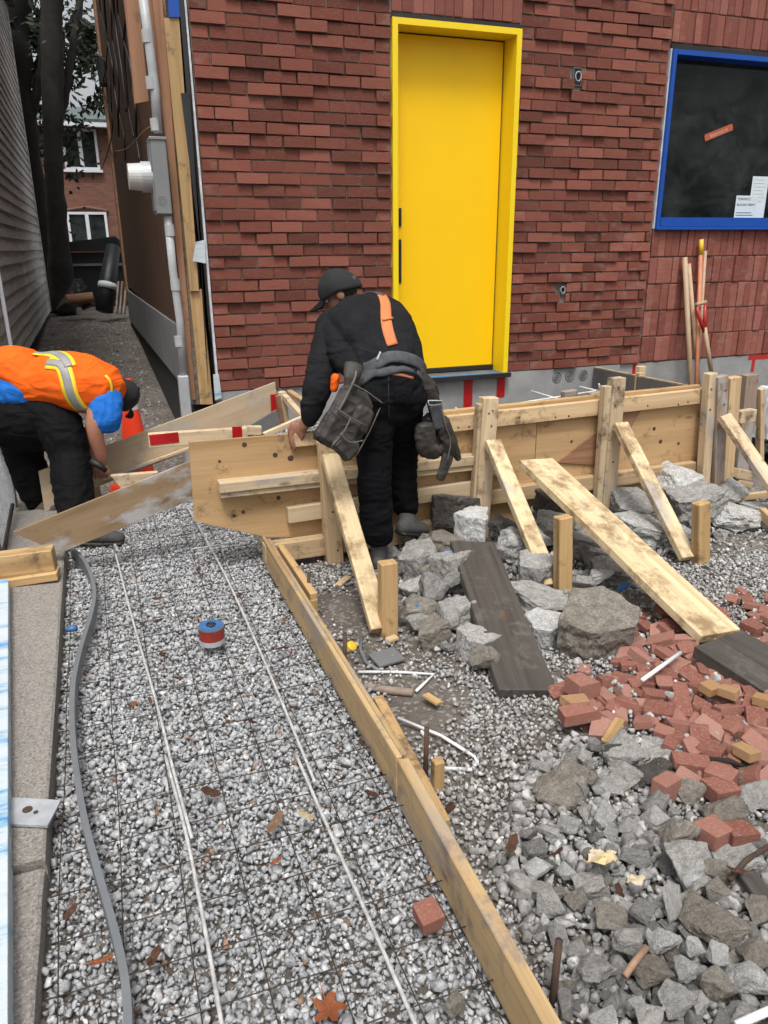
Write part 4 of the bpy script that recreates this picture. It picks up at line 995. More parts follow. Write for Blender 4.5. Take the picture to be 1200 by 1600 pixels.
# ramp and stair side forms to the left
RY = 4.02
rb = thing('ramp_side_form', (0, RY, .2), 'sloping plywood strip with a grey cement stain crossing the gravel behind the orange boards', 'form panel')
prism('plywood_strip', [P(20, 832, y=RY), P(302, 719, y=RY), P(306, 778, y=RY), P(95, 864, y=RY)], (0, 1, 0), .018, M['plygrey'], rb, xdir=(1, 0, .3))
ra = thing('rear_ramp_side_form', (.4, 4.9, .4), 'long sloping dirty plywood sheet running up to the landing behind the workers hands', 'form panel')
prism('plywood_sheet', [P(60, 737, y=4.95), P(430, 597, y=4.95), P(436, 648, y=4.95), P(150, 762, y=4.95), P(70, 800, y=4.95)], (0, 1, 0), .018, M['plydirty'], ra, xdir=(1, 0, .3))
wood('edge_batten', P(150, 752, y=4.93), P(296, 700, y=4.93), .02, .03, M['pinepale'], ra)
tri = thing('wedge_board', P(215, 750, y=4.4), 'small triangular pine wedge nailed behind the stained plywood strip', 'wood offcut')
prism('wedge', [P(173, 744, y=4.35), P(247, 738, y=4.35), P(195, 770, y=4.35)], (0, 1, 0), .04, M['pinepale'], tri, xdir=(1, 0, 0))
low = thing('low_plywood_sheet', P(100, 770, y=5.1), 'brown plywood sheet on edge behind the legs of the bending worker', 'form panel')
prism('plywood_sheet', [P(62, 735, y=5.25), P(150, 712, y=5.25), P(160, 790, y=5.25), P(62, 800, y=5.25)], (0, 1, 0), .018, M['plydirty'], low, xdir=(1, 0, 0))
cs = thing('cross_stud', P(310, 680, y=4.3), 'pale pine stud with red tape at both ends lying behind the tall plywood', 'stud')
p0, p1 = P(232, 688, y=4.15), P(386, 677, y=4.15); wood('stud', p0, p1, .075, .04, M['pinepale'], cs)
def tape(u0, v0, u1, v1, y, hz, parent, tilt=0):
    a = P(u0, v0, y=y); b = P(u1, v1, y=y); wood('red_tape', a, b, hz, .002, M['redtape'], parent, bevel=0, warp=0, seg=1)
tape(234, 688, 279, 683, 4.128, .055, cs); tape(363, 677, 378, 676, 4.128, .07, cs)
rc = thing('corner_frame', P(430, 650, y=4.5), 'small frame of pale studs with red tape at the left corner of the landing', 'stud frame')
wood('stud', P(440, 612, y=4.75), P(446, 668, y=4.75), .04, .05, M['pinepale'], rc, up=(0, 1, 0)); wood('stud', P(434, 618, y=4.72), P(441, 660, y=4.72), .03, .03, M['brownboard'], rc, up=(0, 1, 0))
wood('stud', P(440, 615, y=4.8), P(480, 660, y=4.3), .04, .035, M['pinepale'], rc); wood('stud', P(452, 613, y=5.0), P(490, 640, y=4.5), .04, .035, M['pine'], rc)
wood('stud', P(412, 680, y=4.2), P(480, 650, y=4.25), .03, .03, M['pinepale'], rc); wood('stud', P(380, 672, y=4.3), P(408, 672, y=4.3), .05, .04, M['pinepale'], rc)
prism('dark_panel', [P(392, 664, y=4.6), P(432, 640, y=4.6), P(440, 665, y=4.6), P(412, 680, y=4.6)], (0, 1, 0), .012, M['parging'], rc)
a = P(427, 616, y=4.93); b = P(433, 642, y=4.93); adopt(box('red_tape', (a.x - .02, 4.925, b.z - .01), (b.x + .01, 4.93, a.z), M['redtape']), rc)
# things inside the landing form
for k, (a, b) in enumerate((((640, 657, .42), (1000, 600, .52)), ((830, 611, .50), (905, 633, .45)), ((905, 604, .5), (965, 618, .46)), ((750, 628, .44), (800, 641, .42)), ((936, 600, .56), (938, 618, .45)))):
    labs = ('long pale rod slanting across the gravel of the landing form', 'short pale rod crossing the long one inside the landing form', 'pale rod end beside the wood blocks inside the landing form', 'short pale rod just right of the second post inside the form', 'upright stub of pale rod at the right of the landing form')
    tag(tube('reinforcing_rod', [P(a[0], a[1], z=a[2]), P(b[0], b[1], z=b[2])], .007, M['whiteplas']), labs[k], 'rebar')
for k, (u, v, ww) in enumerate(((892, 618, .07), (935, 620, .08))):
    p = P(u, v, y=4.9); tag(wood('wood_block', p + Vector((-ww, 0, -.01)), p + Vector((ww * .6, 0, 0)), .09, .06, M['greywood']), ('weathered wood block lying inside the landing form below the round stamps', 'second weathered wood block at the dark panel inside the landing form')[k], 'wood block')

# ------------------------------------------------------------------ loose planks
def plank(pts, zs, thk, mat, label, name='plank'):
    q = [P(u, v, z=z_) for (u, v), z_ in zip(pts, zs)]
    c0 = (q[0] + q[1]) / 2; c1 = (q[2] + q[3]) / 2; side = (q[1] - q[0]).normalized(); ww = ((q[1] - q[0]).length + (q[2] - q[3]).length) / 2
    nrm = (c1 - c0).cross(side).normalized(); nrm = nrm if nrm.z > 0 else -nrm
    o = wood(name, c0 - nrm * thk / 2, c1 - nrm * thk / 2, ww, thk, M[mat], None, up=side, warp=.004, seg=12); return tag(o, label, 'plank')
plank([(706, 853), (768, 838), (863, 1068), (790, 1086)], [.22, .22, .055, .055], .038, 'darkwood', 'wet black board leaning on the concrete rubble in the middle')
plank([(817, 722), (860, 712), (1155, 980), (1098, 998)], [.50, .50, .125, .125], .040, 'pinedirty', 'long muddy pine plank leaning from the formwork down to the brick rubble')
plank([(1094, 1008), (1150, 985), (1300, 1060), (1230, 1110)], [.15, .15, .11, .11], .05, 'darkwood', 'dark wet board lying on the brick rubble at the right edge')
tag(wood('plank', P(228, 578, z=.16), P(285, 690, z=.03), .17, .03, M['greywood'], None, up=(1, 0, 0)), 'flat grey brown plank lying in the alley behind the cone', 'plank')
tag(wood('plank', P(62, 540, z=.2), P(110, 530, z=.22), .25, .03, M['greywood'], None, up=(0, 1, 0)), 'small weathered board flat on the alley ground by the siding', 'plank')
tag(wood('plank', P(1150, 778, z=.08), P(1215, 770, z=.08), .04, .035, M['pine'], None), 'short pine offcut lying behind the last brace at the right edge', 'plank')
tag(wood('plank', P(1190, 800, z=.1), P(1225, 835, z=.06), .06, .04, M['pine'], None), 'board end sticking in at the right edge beside the pale rubble', 'plank')
tag(wood('wet_board', P(1165, 1365, z=.09), P(1240, 1470, z=.06), .05, .025, M['darkwood'], None, up=(1, 0, 0)), 'narrow wet dark board half buried in rubble at the lower right edge', 'board')
for (pts, r_, mt, nm, lb, ct) in (
    ([(1080, 1183, .1), (1140, 1190, .1), (1195, 1205, .09)], .009, 'bark', 'stick', 'thin brown stick on the red brick rubble', 'stick'),
    ([(976, 1525, .1), (990, 1505, .105), (1010, 1480, .11)], .008, 'leaftan', 'stick', 'short tan stick on grey stones at the bottom', 'stick'),
    ([(1140, 1375, .09), (1165, 1345, .1), (1205, 1320, .1)], .007, 'rust', 'twisted_rod', 'rusty twisted rod among the rubble at the right edge', 'rod'),
    ([(570, 1072, .02), (600, 1078, .022), (645, 1082, .02)], .016, 'greywood', 'driftwood', 'old grey stick of wood lying beside the form board', 'stick'),
    ([(1003, 1063, .13), (1063, 1020, .13)], .008, 'whiteplas', 'white_tube', 'straight white tube lying on the red brick rubble', 'tube'),
    ([(560, 1050, .02), (620, 1050, .02), (678, 1054, .02), (650, 1080, .02)], .006, 'whiteplas', 'white_strip', 'bent white plastic strip beside the grey tile near the form board', 'strip'),
    ([(622, 1122, .03), (690, 1150, .03), (742, 1183, .02), (746, 1192, .02), (736, 1203, .02), (692, 1200, .02)], .006, 'whiteplas', 'white_strip', 'hooked white plastic strip behind the steel pin on the gravel', 'strip'),
    ([(565, 995, .03), (563, 1015, .02), (572, 1035, .02), (592, 1048, .02)], .008, 'pvcdark', 'grey_hose', 'short curved grey hose beside the grey tile', 'hose'),
    ([(1150, 1602, .1), (1200, 1580, .11), (1230, 1570, .1)], .009, 'whiteplas', 'white_tube', 'white tube in the bottom right corner', 'tube')):
    tag(tube(nm, [P(a, b, z=c) for a, b, c in pts], r_, M[mt], None, 8, rough=.002 if mt in ('bark', 'greywood', 'rust') else 0), lb, ct)
tag(box('grey_tile', (0, 0, 0), (.001, .001, .001), M['pvcdark']), 'x', 'x') if False else None
p = P(604, 1027, z=.03); o = box('grey_tile', p + Vector((-.06, -.05, -.006)), p + Vector((.06, .05, .006)), M['parging'], None, .002); o.rotation_euler = (.05, 0, .15); tag(o, 'flat blue grey square tile on the dirt beside the form board', 'tile')
bm = bmesh.new(); tube_bm(bm, [(0, 0, -.01), (0, 0, .008), (0, 0, .012)], .02, 14, radii=[.024, .022, .012]); o = link('yellow_plug', bm_mesh(bm), None, (M['handleyel'],)); o.location = P(549, 1010, z=.03); o.rotation_euler = (.6, .4, 0); tag(o, 'small yellow plastic cap beside a steel pin', 'cap')
o = tube('blue_plug', [P(104, 984, z=.05), P(120, 981, z=.055)], .014, M['canblue'], None, 10, radii=[.011, .015]); tag(o, 'small light blue plug on the gravel beside the curb', 'plug')
for (u, v, l, a_, lb) in ((536, 908, .10, .7, 'split pine chip on the dirt under the first brace'), (612, 998, .05, .2, 'tiny orange wood block at the foot of the first stake'), (676, 1092, .07, 2.0, 'small brown wood sliver on gravel beside the white strip'), (958, 1142, .13, .6, 'tan piece of wood lying at the edge of the brick rubble')):
    p = P(u, v, z=.035 if u < 900 else .08); d = Vector((math.cos(a_), math.sin(a_), .1)) * l / 2; tag(wood('wood_chip', p - d, p + d, .035, .014, M['pine' if u < 620 else 'pineorange'], None, up=(0, 1, 0), seg=2), lb, 'wood chip')

# ------------------------------------------------------------------ concrete rubble: the big pieces
BIG = [(705, 797, 62, 60, .20, 'rockdark', 'black faced lump at the top of the rubble heap behind the worker foot'), (742, 824, 52, 62, .19, 'rockwhite', 'bright white lump above the leaning black board'), (790, 818, 45, 45, .15, 'rockdark', 'dark lump right of the bright white lump'),
 (690, 848, 70, 42, .13, 'rockbrown', 'brownish lump below the black faced one'), (655, 882, 55, 72, .10, 'rock', 'upright grey lump below the worker boot'), (703, 893, 52, 72, .12, 'rock', 'tall grey lump with blue paint on its top'), (645, 912, 50, 38, .08, 'rock', 'grey lump with a wet blue side right of the first stake'),
 (650, 952, 64, 46, .06, 'rockbrown', 'brown lump with a blue paint line'), (715, 957, 48, 44, .08, 'rock', 'grey lump touching the left side of the black board'), (680, 988, 56, 44, .05, 'rockbrown', 'brownish lump at the front left of the heap'), (742, 1008, 56, 62, .06, 'rock', 'grey lump under the lower half of the black board'),
 (800, 850, 58, 55, .12, 'rocklight', 'pale broken lump between the black board and second brace'), (832, 893, 52, 60, .09, 'rock', 'grey lump left of the second stake foot'), (852, 985, 56, 60, .06, 'rocklight', 'pale lump squeezed between the black board and the big block'), (838, 940, 82, 36, .08, 'rock', 'flat grey slab just below the second stake'),
 (912, 852, 72, 44, .07, 'rock', 'grey lump under the upper part of the long plank'), (870, 790, 62, 45, .20, 'rockdark', 'dark piece of block under the top of the long plank'), (882, 822, 72, 46, .12, 'rocklight', 'pale flat faced block under the long plank'),
 (985, 790, 62, 34, .14, 'rock', 'grey lump just right of the third post foot'), (1000, 828, 74, 42, .09, 'rocklight', 'pale lump in the gap under the third brace'), (1052, 748, 82, 50, .22, 'rocklight', 'pale jagged lump against the formwork right of the third brace'), (1078, 785, 96, 62, .14, 'rock', 'large grey lump behind the third stake'),
 (1135, 803, 100, 46, .07, 'rocklight', 'long pale lump at the right behind the third stake'), (1140, 766, 60, 35, .14, 'rock', 'grey lump at the foot of the corner posts'), (1180, 800, 40, 36, .06, 'rocklight', 'small pale lump next to the board end at the right edge'), (1055, 835, 60, 44, .06, 'rock', 'grey lump left of the third stake'),
 (945, 865, 50, 40, .07, 'rock', 'grey lump in the shade under the long plank'), (620, 830, 50, 34, .08, 'rock', 'grey flat lump between the worker feet'), (770, 880, 40, 44, .09, 'rockdark', 'dark lump behind the black board'), (610, 872, 40, 30, .04, 'rock', 'small grey lump behind the first stake top'),
 (965, 900, 96, 54, .05, 'rock', ''), (980, 1167, 74, 60, .09, 'rock', 'round grey lump below the tan wood piece'), (1040, 1165, 80, 55, .09, 'rock', 'grey rounded lump at the lower edge of the brick rubble'), (964, 1182, 44, 46, .07, 'rockdark', 'dark crumbly lump left of the round grey lump'),
 (1020, 1204, 66, 34, .09, 'rockdark', 'dark flat lump below the two rounded grey ones'), (967, 1216, 64, 32, .07, 'rock', 'grey oblong lump left of the dark flat lump'), (877, 1225, 104, 54, .05, 'rockbrown', 'wide flat brown slab of dirt crusted concrete'), (885, 1182, 50, 36, .04, 'rock', 'grey piece above the flat brown slab'),
 (1080, 1236, 46, 46, .09, 'rockbrown', 'brown lump beside the loose bricks'), (1180, 1240, 66, 48, .09, 'rock', 'blue grey lump at the right edge below the bricks'), (1133, 1268, 76, 42, .09, 'rockbrown', 'long dark grey lump near the right edge'), (1023, 1255, 50, 60, .08, 'rock', 'grey lump with a straight left side below the dark flat lump'),
 (943, 1274, 40, 50, .07, 'rocklight', 'pale upright piece in the grey heap'), (890, 1284, 42, 46, .06, 'rocklight', 'pale wedge in the left part of the grey heap'), (1060, 1303, 60, 50, .09, 'rockbrown', 'brown blocky lump in the middle of the heap'), (1007, 1320, 34, 66, .08, 'rock', 'tall narrow grey piece in the heap'),
 (1150, 1322, 84, 40, .09, 'rock', 'flat grey lump beside two red brick pieces'), (1077, 1347, 100, 56, .10, 'rock', 'wide grey slab piece in the heap'), (923, 1372, 56, 64, .07, 'rock', 'big rounded lump below the yellow wrapper'), (1117, 1430, 98, 84, .09, 'rockbrown', 'largest flat slab in the lower right heap'),
 (1050, 1412, 36, 74, .09, 'rock', 'tall grey piece left of the largest slab'), (933, 1505, 66, 50, .08, 'rock', 'oval grey lump near the bottom right of the pin'), (1020, 1517, 62, 46, .08, 'rockbrown', 'beige grey lump near the bottom by the tan stick'), (980, 1468, 50, 42, .08, 'rock', 'grey lump above the tan stick'),
 (953, 1430, 52, 40, .08, 'rockbrown', 'brown grey lump left of the middle of the heap'), (1005, 1425, 40, 42, .08, 'rock', 'two toned lump beside the brown grey one'), (1168, 1530, 64, 62, .09, 'rocklight', 'pale fractured lump in the lower right corner'), (1120, 1538, 56, 68, .08, 'rockbrown', 'beige lump next to the pale fractured one'),
 (1057, 1560, 66, 46, .08, 'rock', 'grey lump near the bottom edge'), (1013, 1582, 50, 40, .08, 'rock', 'grey lump at the bottom edge left of centre heap'), (1122, 1487, 44, 50, .10, 'rockwhite', 'white chunk below the largest slab'), (1086, 1480, 34, 42, .10, 'rockwhite', 'narrow white chunk beside the wider one'),
 (1068, 1512, 42, 40, .10, 'rocklight', 'pale chunk under the narrow white one'), (1037, 1470, 48, 34, .09, 'rocklight', 'pale flat chip in the lower heap'), (1080, 1374, 32, 22, .13, 'rockwhite', 'small bright white stone on the wide slab'), (1180, 1488, 46, 40, .09, 'rockbrown', 'brown lump at the right edge under the slab'),
 (843, 1358, 42, 32, .06, 'rocklight', 'pale rounded stone in the left of the heap'), (887, 1358, 32, 32, .06, 'rocklight', 'small pale rounded stone next to the other'), (860, 1412, 46, 44, .06, 'rock', 'angular grey stone left of the pin'), (898, 1402, 40, 36, .06, 'rockbrown', 'dark angular stone in the left part of the heap'),
 (835, 1235 + 90, 40, 30, .05, 'rock', 'grey stone close to the splice of the form board'), (943, 1588, 44, 26, .07, 'rocklight', 'pale stone at the very bottom edge'), (1165, 1590, 50, 40, .07, 'rock', 'grey lump in the bottom right corner'), (708, 1568, 36, 34, .04, 'rockbrown', 'square brown stone on the gravel left of the form board')]
for (u, v, wp_, hp, z_, mt, lb) in BIG:
    if not lb: continue
    p = P(u, v, z=z_); m_ = mpp(p); sx = wp_ * m_; sz = hp * m_ * .80
    if mt == 'rockwhite' and v > 1000: sx *= .85; sz *= .85
    near_form = v < 1030; k_ = 1.15 if near_form and u < 1030 else 1.0
    chunk('rubble_stone', p, (sx * k_, sx * random.uniform(.75, 1.0) * k_, sz * k_), M[mt], lb, 'rubble', None, meshes=(CHS + CH[:5]) if near_form else CH, rot=(random.uniform(-.3, .3), random.uniform(-.25, .25), random.uniform(-.5, .5)))
# signature blocks
bb = P(930, 985, z=.09); o = chunk('concrete_block', bb, (.34, .28, .25), M['rockbrown'], 'largest squared brown grey concrete block left of the brick rubble', 'concrete block', None, rot=(.10, -.08, .35), meshes=[CHS[0]])
bb = P(968, 895, z=.05); o = chunk('concrete_slab', bb, (.30, .24, .11), M['rock'], 'flat concrete slab with blue paint on its edge under the long plank', 'concrete slab', None, rot=(.05, .03, .5), meshes=[CHS[1]])
for (u, v, z_, sx, sy, a_, lb) in ((975, 915, .095, .09, .03, .3, 'blue paint smear on the flat slab under the long plank'), (700, 862, .19, .06, .03, .2, 'blue paint smear on the tall grey lump'), (660, 942, .11, .09, .02, .5, 'blue paint line on the brown lump')):
    p = P(u, v, z=z_); V = []; 
    for k in range(14): 
        t_ = k / 14 * 6.283; rr = 1 + .35 * noise.noise(Vector((math.cos(t_) * 2, math.sin(t_) * 2, u))); V.append(Vector((math.cos(t_) * sx / 2 * rr, math.sin(t_) * sy / 2 * rr, 0)))
    V += [q + Vector((0, 0, -.012)) for q in V]; F = [list(range(14)), list(range(27, 13, -1))] + [[k, k + 14, (k + 1) % 14 + 14, (k + 1) % 14] for k in range(14)]
    o = link('blue_paint', mesh_from(V, F), None, (M['bluepaint'],)); o.location = p; o.rotation_euler = (.35, 0, a_); tag(o, lb, 'paint')
# scattered medium stones
def inpoly(u, v, poly):
    c = False; j = len(poly) - 1
    for i in range(len(poly)):
        if (poly[i][1] > v) != (poly[j][1] > v) and u < (poly[j][0] - poly[i][0]) * (v - poly[i][1]) / (poly[j][1] - poly[i][1]) + poly[i][0]: c = not c
        j = i
    return c
HEAP = [(800, 1240), (860, 1170), (940, 1150), (1060, 1200), (1215, 1230), (1215, 1615), (915, 1615), (760, 1370)]
HEAP2 = [(620, 840), (700, 800), (900, 790), (1180, 770), (1190, 820), (1010, 880), (860, 960), (780, 1050), (650, 1000)]
placed = [(u, v, min(wp_, hp) * .5) for (u, v, wp_, hp, *_r) in BIG]
def scatter(poly, n, s0, s1, zb, grow, mats, lab, grp, tries=12000, crowd=.62):
    k = 0; us = [q[0] for q in poly]; vs = [q[1] for q in poly]
    for _ in range(tries):
        if k >= n: break
        u = random.uniform(min(us), max(us)); v = random.uniform(min(vs), max(vs))
        if not inpoly(u, v, poly) or inpoly(u, v, [(695, 835), (780, 825), (880, 1085), (780, 1100)]) or inpoly(u, v, [(810, 700), (875, 695), (1170, 985), (1090, 1010)]): continue
        s = random.uniform(s0, s1) * (.8 + .4 * random.random()); p = P(u, v, z=zb)
        if p.x < .76: continue
        rpx = s / mpp(p) / 2
        if any((u - a) ** 2 + (v - b) ** 2 < ((rpx + c) * crowd) ** 2 for a, b, c in placed): continue
        placed.append((u, v, rpx)); p.z = gh(p.x, p.y) + s * .33 + grow
        mt = random.choice(mats); cn_ = {'rock': 'grey', 'rockbrown': 'brownish', 'rocklight': 'pale'}[mt]; sz_ = 'small' if s < .048 else 'medium' if s < .085 else 'large'
        if poly is HEAP:
            zn = ('beside the form board' if u < 880 else 'around the yellow wrapper' if u < 1010 else 'right of the yellow wrapper') if v < 1400 else ('near the lower steel pin' if u < 930 else 'around the short tan stick' if u < 1050 else 'around the white chunks in the corner')
            if v < 1270: zn = 'just below the brick heap'
        else: zn = ('by the worker feet' if u < 720 else 'between the first stakes and the long plank' if u < 950 else 'around the third stake')
        chunk('rubble_stone', p, (s, s * random.uniform(.6, .95), s * random.uniform(.5, .8)), M[mt], '%s %s broken stone %s' % (sz_, cn_, zn), 'rubble', '%s %s stones %s' % (sz_, cn_, zn), meshes=CH2); k += 1
    return k
n1 = scatter(HEAP, 128, .032, .078, .06, .012, ['rock', 'rock', 'rock', 'rockbrown', 'rocklight', 'rock'], 'medium broken grey stone in the lower right rubble heap', 'medium stones of the lower right heap', 30000, .5)
n3 = scatter(HEAP2, 32, .09, .17, .05, .03, ['rock', 'rock', 'rockbrown', 'rocklight'], '', '', 30000, .42)
n2 = scatter(HEAP2, 44, .03, .08, .04, .005, ['rock', 'rock', 'rockbrown', 'rocklight'], 'small broken concrete piece between the braces of the formwork', 'small pieces of the rubble by the formwork')
# small rubble between them, beyond counting
def keepH(p):
    c = camR @ (Vector(p) - CAMP); u = 600 + 1200 * c.x / -c.z; v = 800 - 1200 * c.y / -c.z
    return p[0] > .74 and inpoly(u, v, HEAP) or (inpoly(u, v, HEAP2) and random.random() < .5)
def keepB(p):
    c = camR @ (Vector(p) - CAMP); u = 600 + 1200 * c.x / -c.z; v = 800 - 1200 * c.y / -c.z
    return inpoly(u, v, [(870, 1070), (990, 950), (1230, 920), (1230, 1250), (1040, 1220), (940, 1150)])
posb = field(1.3, 3.2, 1.5, 2.9, .026, .03, .012, keepB); tag(stone_field('brick_heap_gravel', posb, sizes(len(posb), .010, .35), rng.beta(2, 2, len(posb)), M['gravelmix']), kind='stuff')
pos = field(.74, 3.6, .9, 3.7, .024, .02, .008, keepH); tag(stone_field('rubble_bed', pos, sizes(len(pos), .019, .35, .01, .036), rng.beta(1.6, 2.6, len(pos)) * .92, M['gravelmix'], HV), kind='stuff')

# ------------------------------------------------------------------ red brick rubble
BRP = [(878, 1062), (905, 1048), (960, 1050), (990, 965), (1040, 945), (1100, 935), (1215, 930), (1215, 1225), (1150, 1215), (1120, 1235), (1060, 1225), (1040, 1160), (985, 1130), (950, 1140), (885, 1115)]
def half_brick(seed):
    r = random.Random(seed); bm = bmesh.new(); bm_box(bm, (0, 0, 0), (1, 1, 1))
    # broken end: slanted cuts
    for _ in range(r.choice((1, 1, 1, 2))):
        nrm = Vector((r.choice((-1, 1)), r.uniform(-.35, .35), r.uniform(-.35, .35))).normalized(); co = nrm * r.uniform(.33, .48)
        res = bmesh.ops.bisect_plane(bm, geom=bm.verts[:] + bm.edges[:] + bm.faces[:], plane_co=co, plane_no=nrm, clear_outer=True)
        ed = [e for e in bm.edges if e.is_boundary]
        if ed: bmesh.ops.edgeloop_fill(bm, edges=ed)
    bmesh.ops.bevel(bm, geom=bm.edges[:], offset=.035, segments=1, affect='EDGES')
    bmesh.ops.triangulate(bm, faces=[f for f in bm.faces if len(f.verts) > 4])
    for v in bm.verts: v.co += noise.noise_vector(v.co * 5 + Vector((seed, 0, 0))) * .025
    return bm_mesh(bm, 'broken_brick')
HB = [mesh_with(half_brick(i), M['brickrub']) for i in range(14)]; HT = [mesh_with(half_brick(40 + i), M['bricktan']) for i in range(3)]
def rub(p, s, rot, mesh, lab, grp=None):
    o = bpy.data.objects.new('broken_brick', mesh); COL.objects.link(o); o.location = p; o.scale = s; o.rotation_euler = rot; return tag(o, lab, 'brick', grp)
SPEC = [(910, 1072, .10, .085, .065, .1, 'HB', 'squared red brick piece alone at the left edge of the brick rubble'), (898, 1098, .09, .06, .035, -.2, 'HT', 'small ochre brick piece at the left edge of the brick rubble'), (905, 1115, .13, .06, .045, -.15, 'HB', 'long red brick piece under the ochre one'),
        (1178, 983, .09, .08, .06, .2, 'HB', 'red brick half beside the end of the long plank'), (1040, 1232, .08, .05, .07, .3, 'HB', 'pinkish red brick piece standing among the grey stones'), (1128, 1213, .10, .08, .055, .5, 'HB', 'clean red brick half near the bottom of the brick rubble'),
        (1125, 1236, .09, .07, .05, -.2, 'HB', 'red brick half just below the clean one'), (1078, 1196, .11, .06, .05, -.5, 'HB', 'red brick piece beside the brown stick'), (1112, 1302, .08, .07, .05, .1, 'HB', 'red brick piece below the long dark lump'), (1157, 1303, .08, .06, .045, -.2, 'HB', 'red brick piece at the right beside the flat grey lump'),
        (670, 1430, .06, .065, .04, .05, 'HB', 'single square red brick piece on the gravel walkway'), (690, 990, .04, .04, .02, .4, 'HB', 'red brick crumb right of the first stake')]
for (u, v, a, b, c, rz, kd, lb) in SPEC:
    p = P(u, v, z=.05 if u < 720 else .10); rub(p, (a, b, c), (random.uniform(-.1, .1), random.uniform(-.1, .1), rz), random.choice(HB if kd == 'HB' else HT), lb)
bp = [(u, v, 22) for (u, v, *_r) in SPEC]; cnt = 0
def brick_label(u, v, L):
    sz = 'small' if L < .075 else ('medium' if L < .105 else 'large')
    if v < 1000: zn = 'in the back left of the long plank end' if u < 1100 else 'in the back right of the long plank end'
    elif v < 1075: zn = 'between the squared concrete block and the white tube' if u < 1040 else 'beside the dark wet board at the right'
    elif v < 1145: zn = 'at the left front of the heap near the tan wood' if u < 1000 else ('in the middle of the heap' if u < 1110 else 'at the right edge of the heap')
    else: zn = 'at the front of the heap above the grey lumps' if u < 1120 else 'in the front right corner of the heap'
    return '%s broken red brick piece %s' % (sz, zn), '%s red brick pieces %s' % (sz, zn)
for layer in range(3):
    k = 0; loc = list(bp) if layer == 2 else []
    for _ in range(6000):
        if k >= (80, 75, 70)[layer]: break
        u = random.uniform(878, 1215); v = random.uniform(930, 1240)
        if not inpoly(u, v, BRP) or (layer and inpoly(u, v, [(1000, 850), (1050, 840), (1175, 975), (1165, 1000), (1095, 1015)])): continue
        p = P(u, v, z=.03 + .03 * layer); m_ = mpp(p)
        if any((u - a) ** 2 + ((v - b) * 1.25) ** 2 < (c * (.85, .95, .98)[layer] + 8) ** 2 for a, b, c in loc): continue
        loc.append((u, v, 15)); L = random.uniform(.045, .115); z0 = gh(p.x, p.y) + .0 + .013 * layer
        rub((p.x, p.y, z0 + .012), (L, random.uniform(.04, .075), random.uniform(.022, .045)), (random.gauss(0, .22), random.gauss(0, .22), random.uniform(0, 6.28)), random.choice(HB), *brick_label(u, v, L)); k += 1; cnt += 1
for k, (u, v) in enumerate(((1110, 1075), (1140, 1082), (1165, 1175), (1195, 1095))):
    p = P(u, v, z=.13); rub(p, (.07, .05, .03), (.1, .1, random.uniform(0, 3)), random.choice(HT), ('tan brick piece in the middle of the red brick heap', 'second tan brick piece just right of the middle one', 'tan faced brick piece low in the red brick heap', 'tan brick piece at the right edge of the red brick heap')[k])
for (u, v, s) in ((1120, 1060, .03), (1045, 1085, .03), (970, 1073, .025)): chunk('rubble_stone', P(u, v, z=.13), (s, s, s * .7), M['rockwhite'], 'small white pebble lying on the red brick heap', 'pebble', 'white pebbles on the bricks')

# ------------------------------------------------------------------ leaves, wrappers, can
def leaf(u, v, s, mat, lab, grp=None, maple=False, z=.045):
    n = 25; V = [Vector((0, 0, 0))]
    for k in range(n):
        t_ = k / n * 2 * math.pi
        rr = (.45 + .55 * abs(math.cos(2.5 * t_)) ** 1.5) * (1 + .12 * math.sin(15 * t_)) if maple else (.55 + .45 * abs(math.cos(t_))) * (1 + .08 * math.sin(7 * t_))
        x, y = math.cos(t_) * rr, math.sin(t_) * rr * (1 if maple else .6)
        V.append(Vector((x, y, .25 * (x * x - .4 * y) * random.uniform(.6, 1.3))))
    F = [(0, k + 1, (k + 1) % n + 1) for k in range(n)]
    bm = bmesh.new(); vs = [bm.verts.new(q * s) for q in V]
    for f in F: bm.faces.new([vs[i] for i in f])
    bmesh.ops.solidify(bm, geom=bm.faces[:], thickness=.0008)
    st_ = s * 1.5; tube_bm(bm, [Vector((0, 0, 0)), Vector((-s * .9, s * .1, .002)), Vector((-st_, s * .25, .004))], .0012, 5)
    o = link('leaf', bm_mesh(bm), None, (M[mat],)); o.location = P(u, v, z=z); o.rotation_euler = (random.uniform(-.4, .4), random.uniform(-.4, .4), random.uniform(0, 6.28)); return tag(o, lab, 'leaf', grp)
leaf(514, 1576, .040, 'leafor', 'orange maple leaf on the gravel at the bottom edge', maple=True)
leaf(430, 1285, .035, 'leaftan', 'large pale tan leaf in the middle of the gravel walkway')
leaf(330, 1238, .032, 'leaf', 'dark curled leaf between the two white rods')
leaf(442, 967 + 3, .028, 'leafor', 'reddish leaf beside the far right white rod'); leaf(208, 1102, .028, 'leafor', 'reddish leaf left of the left white rod')
leaf(255, 1025, .034, 'leaf', 'long dark leaf left of the can'); leaf(310, 890, .028, 'leaf', 'dark leaf just below the tall plywood on the gravel'); leaf(432, 1345, .018, 'leafor', 'tiny orange leaf below the pale tan one')
leaf(480, 1275, .026, 'foil', 'yellow green leaf right of the pale tan one'); leaf(160, 1500, .028, 'leafor', 'red brown leaf beside the grey strip near the bottom')
for (u, v) in ((268, 842), (290, 840), (120, 928), (112, 955), (154, 995), (132, 1052), (246, 935), (248, 970), (220, 980), (370, 932), (465, 1017), (440, 1012), (278, 1060), (235, 1095), (142, 1125), (310, 1125), (110, 1425), (580, 1240), (600, 1265), (240, 1495), (395, 1128), (345, 985), (190, 1075), (395, 965), (565, 1160), (330, 915)):
    leaf(u, v, random.uniform(.014, .028), 'leaf', 'small dry brown leaf lying on the gravel walkway', 'small dry leaves on the walkway')
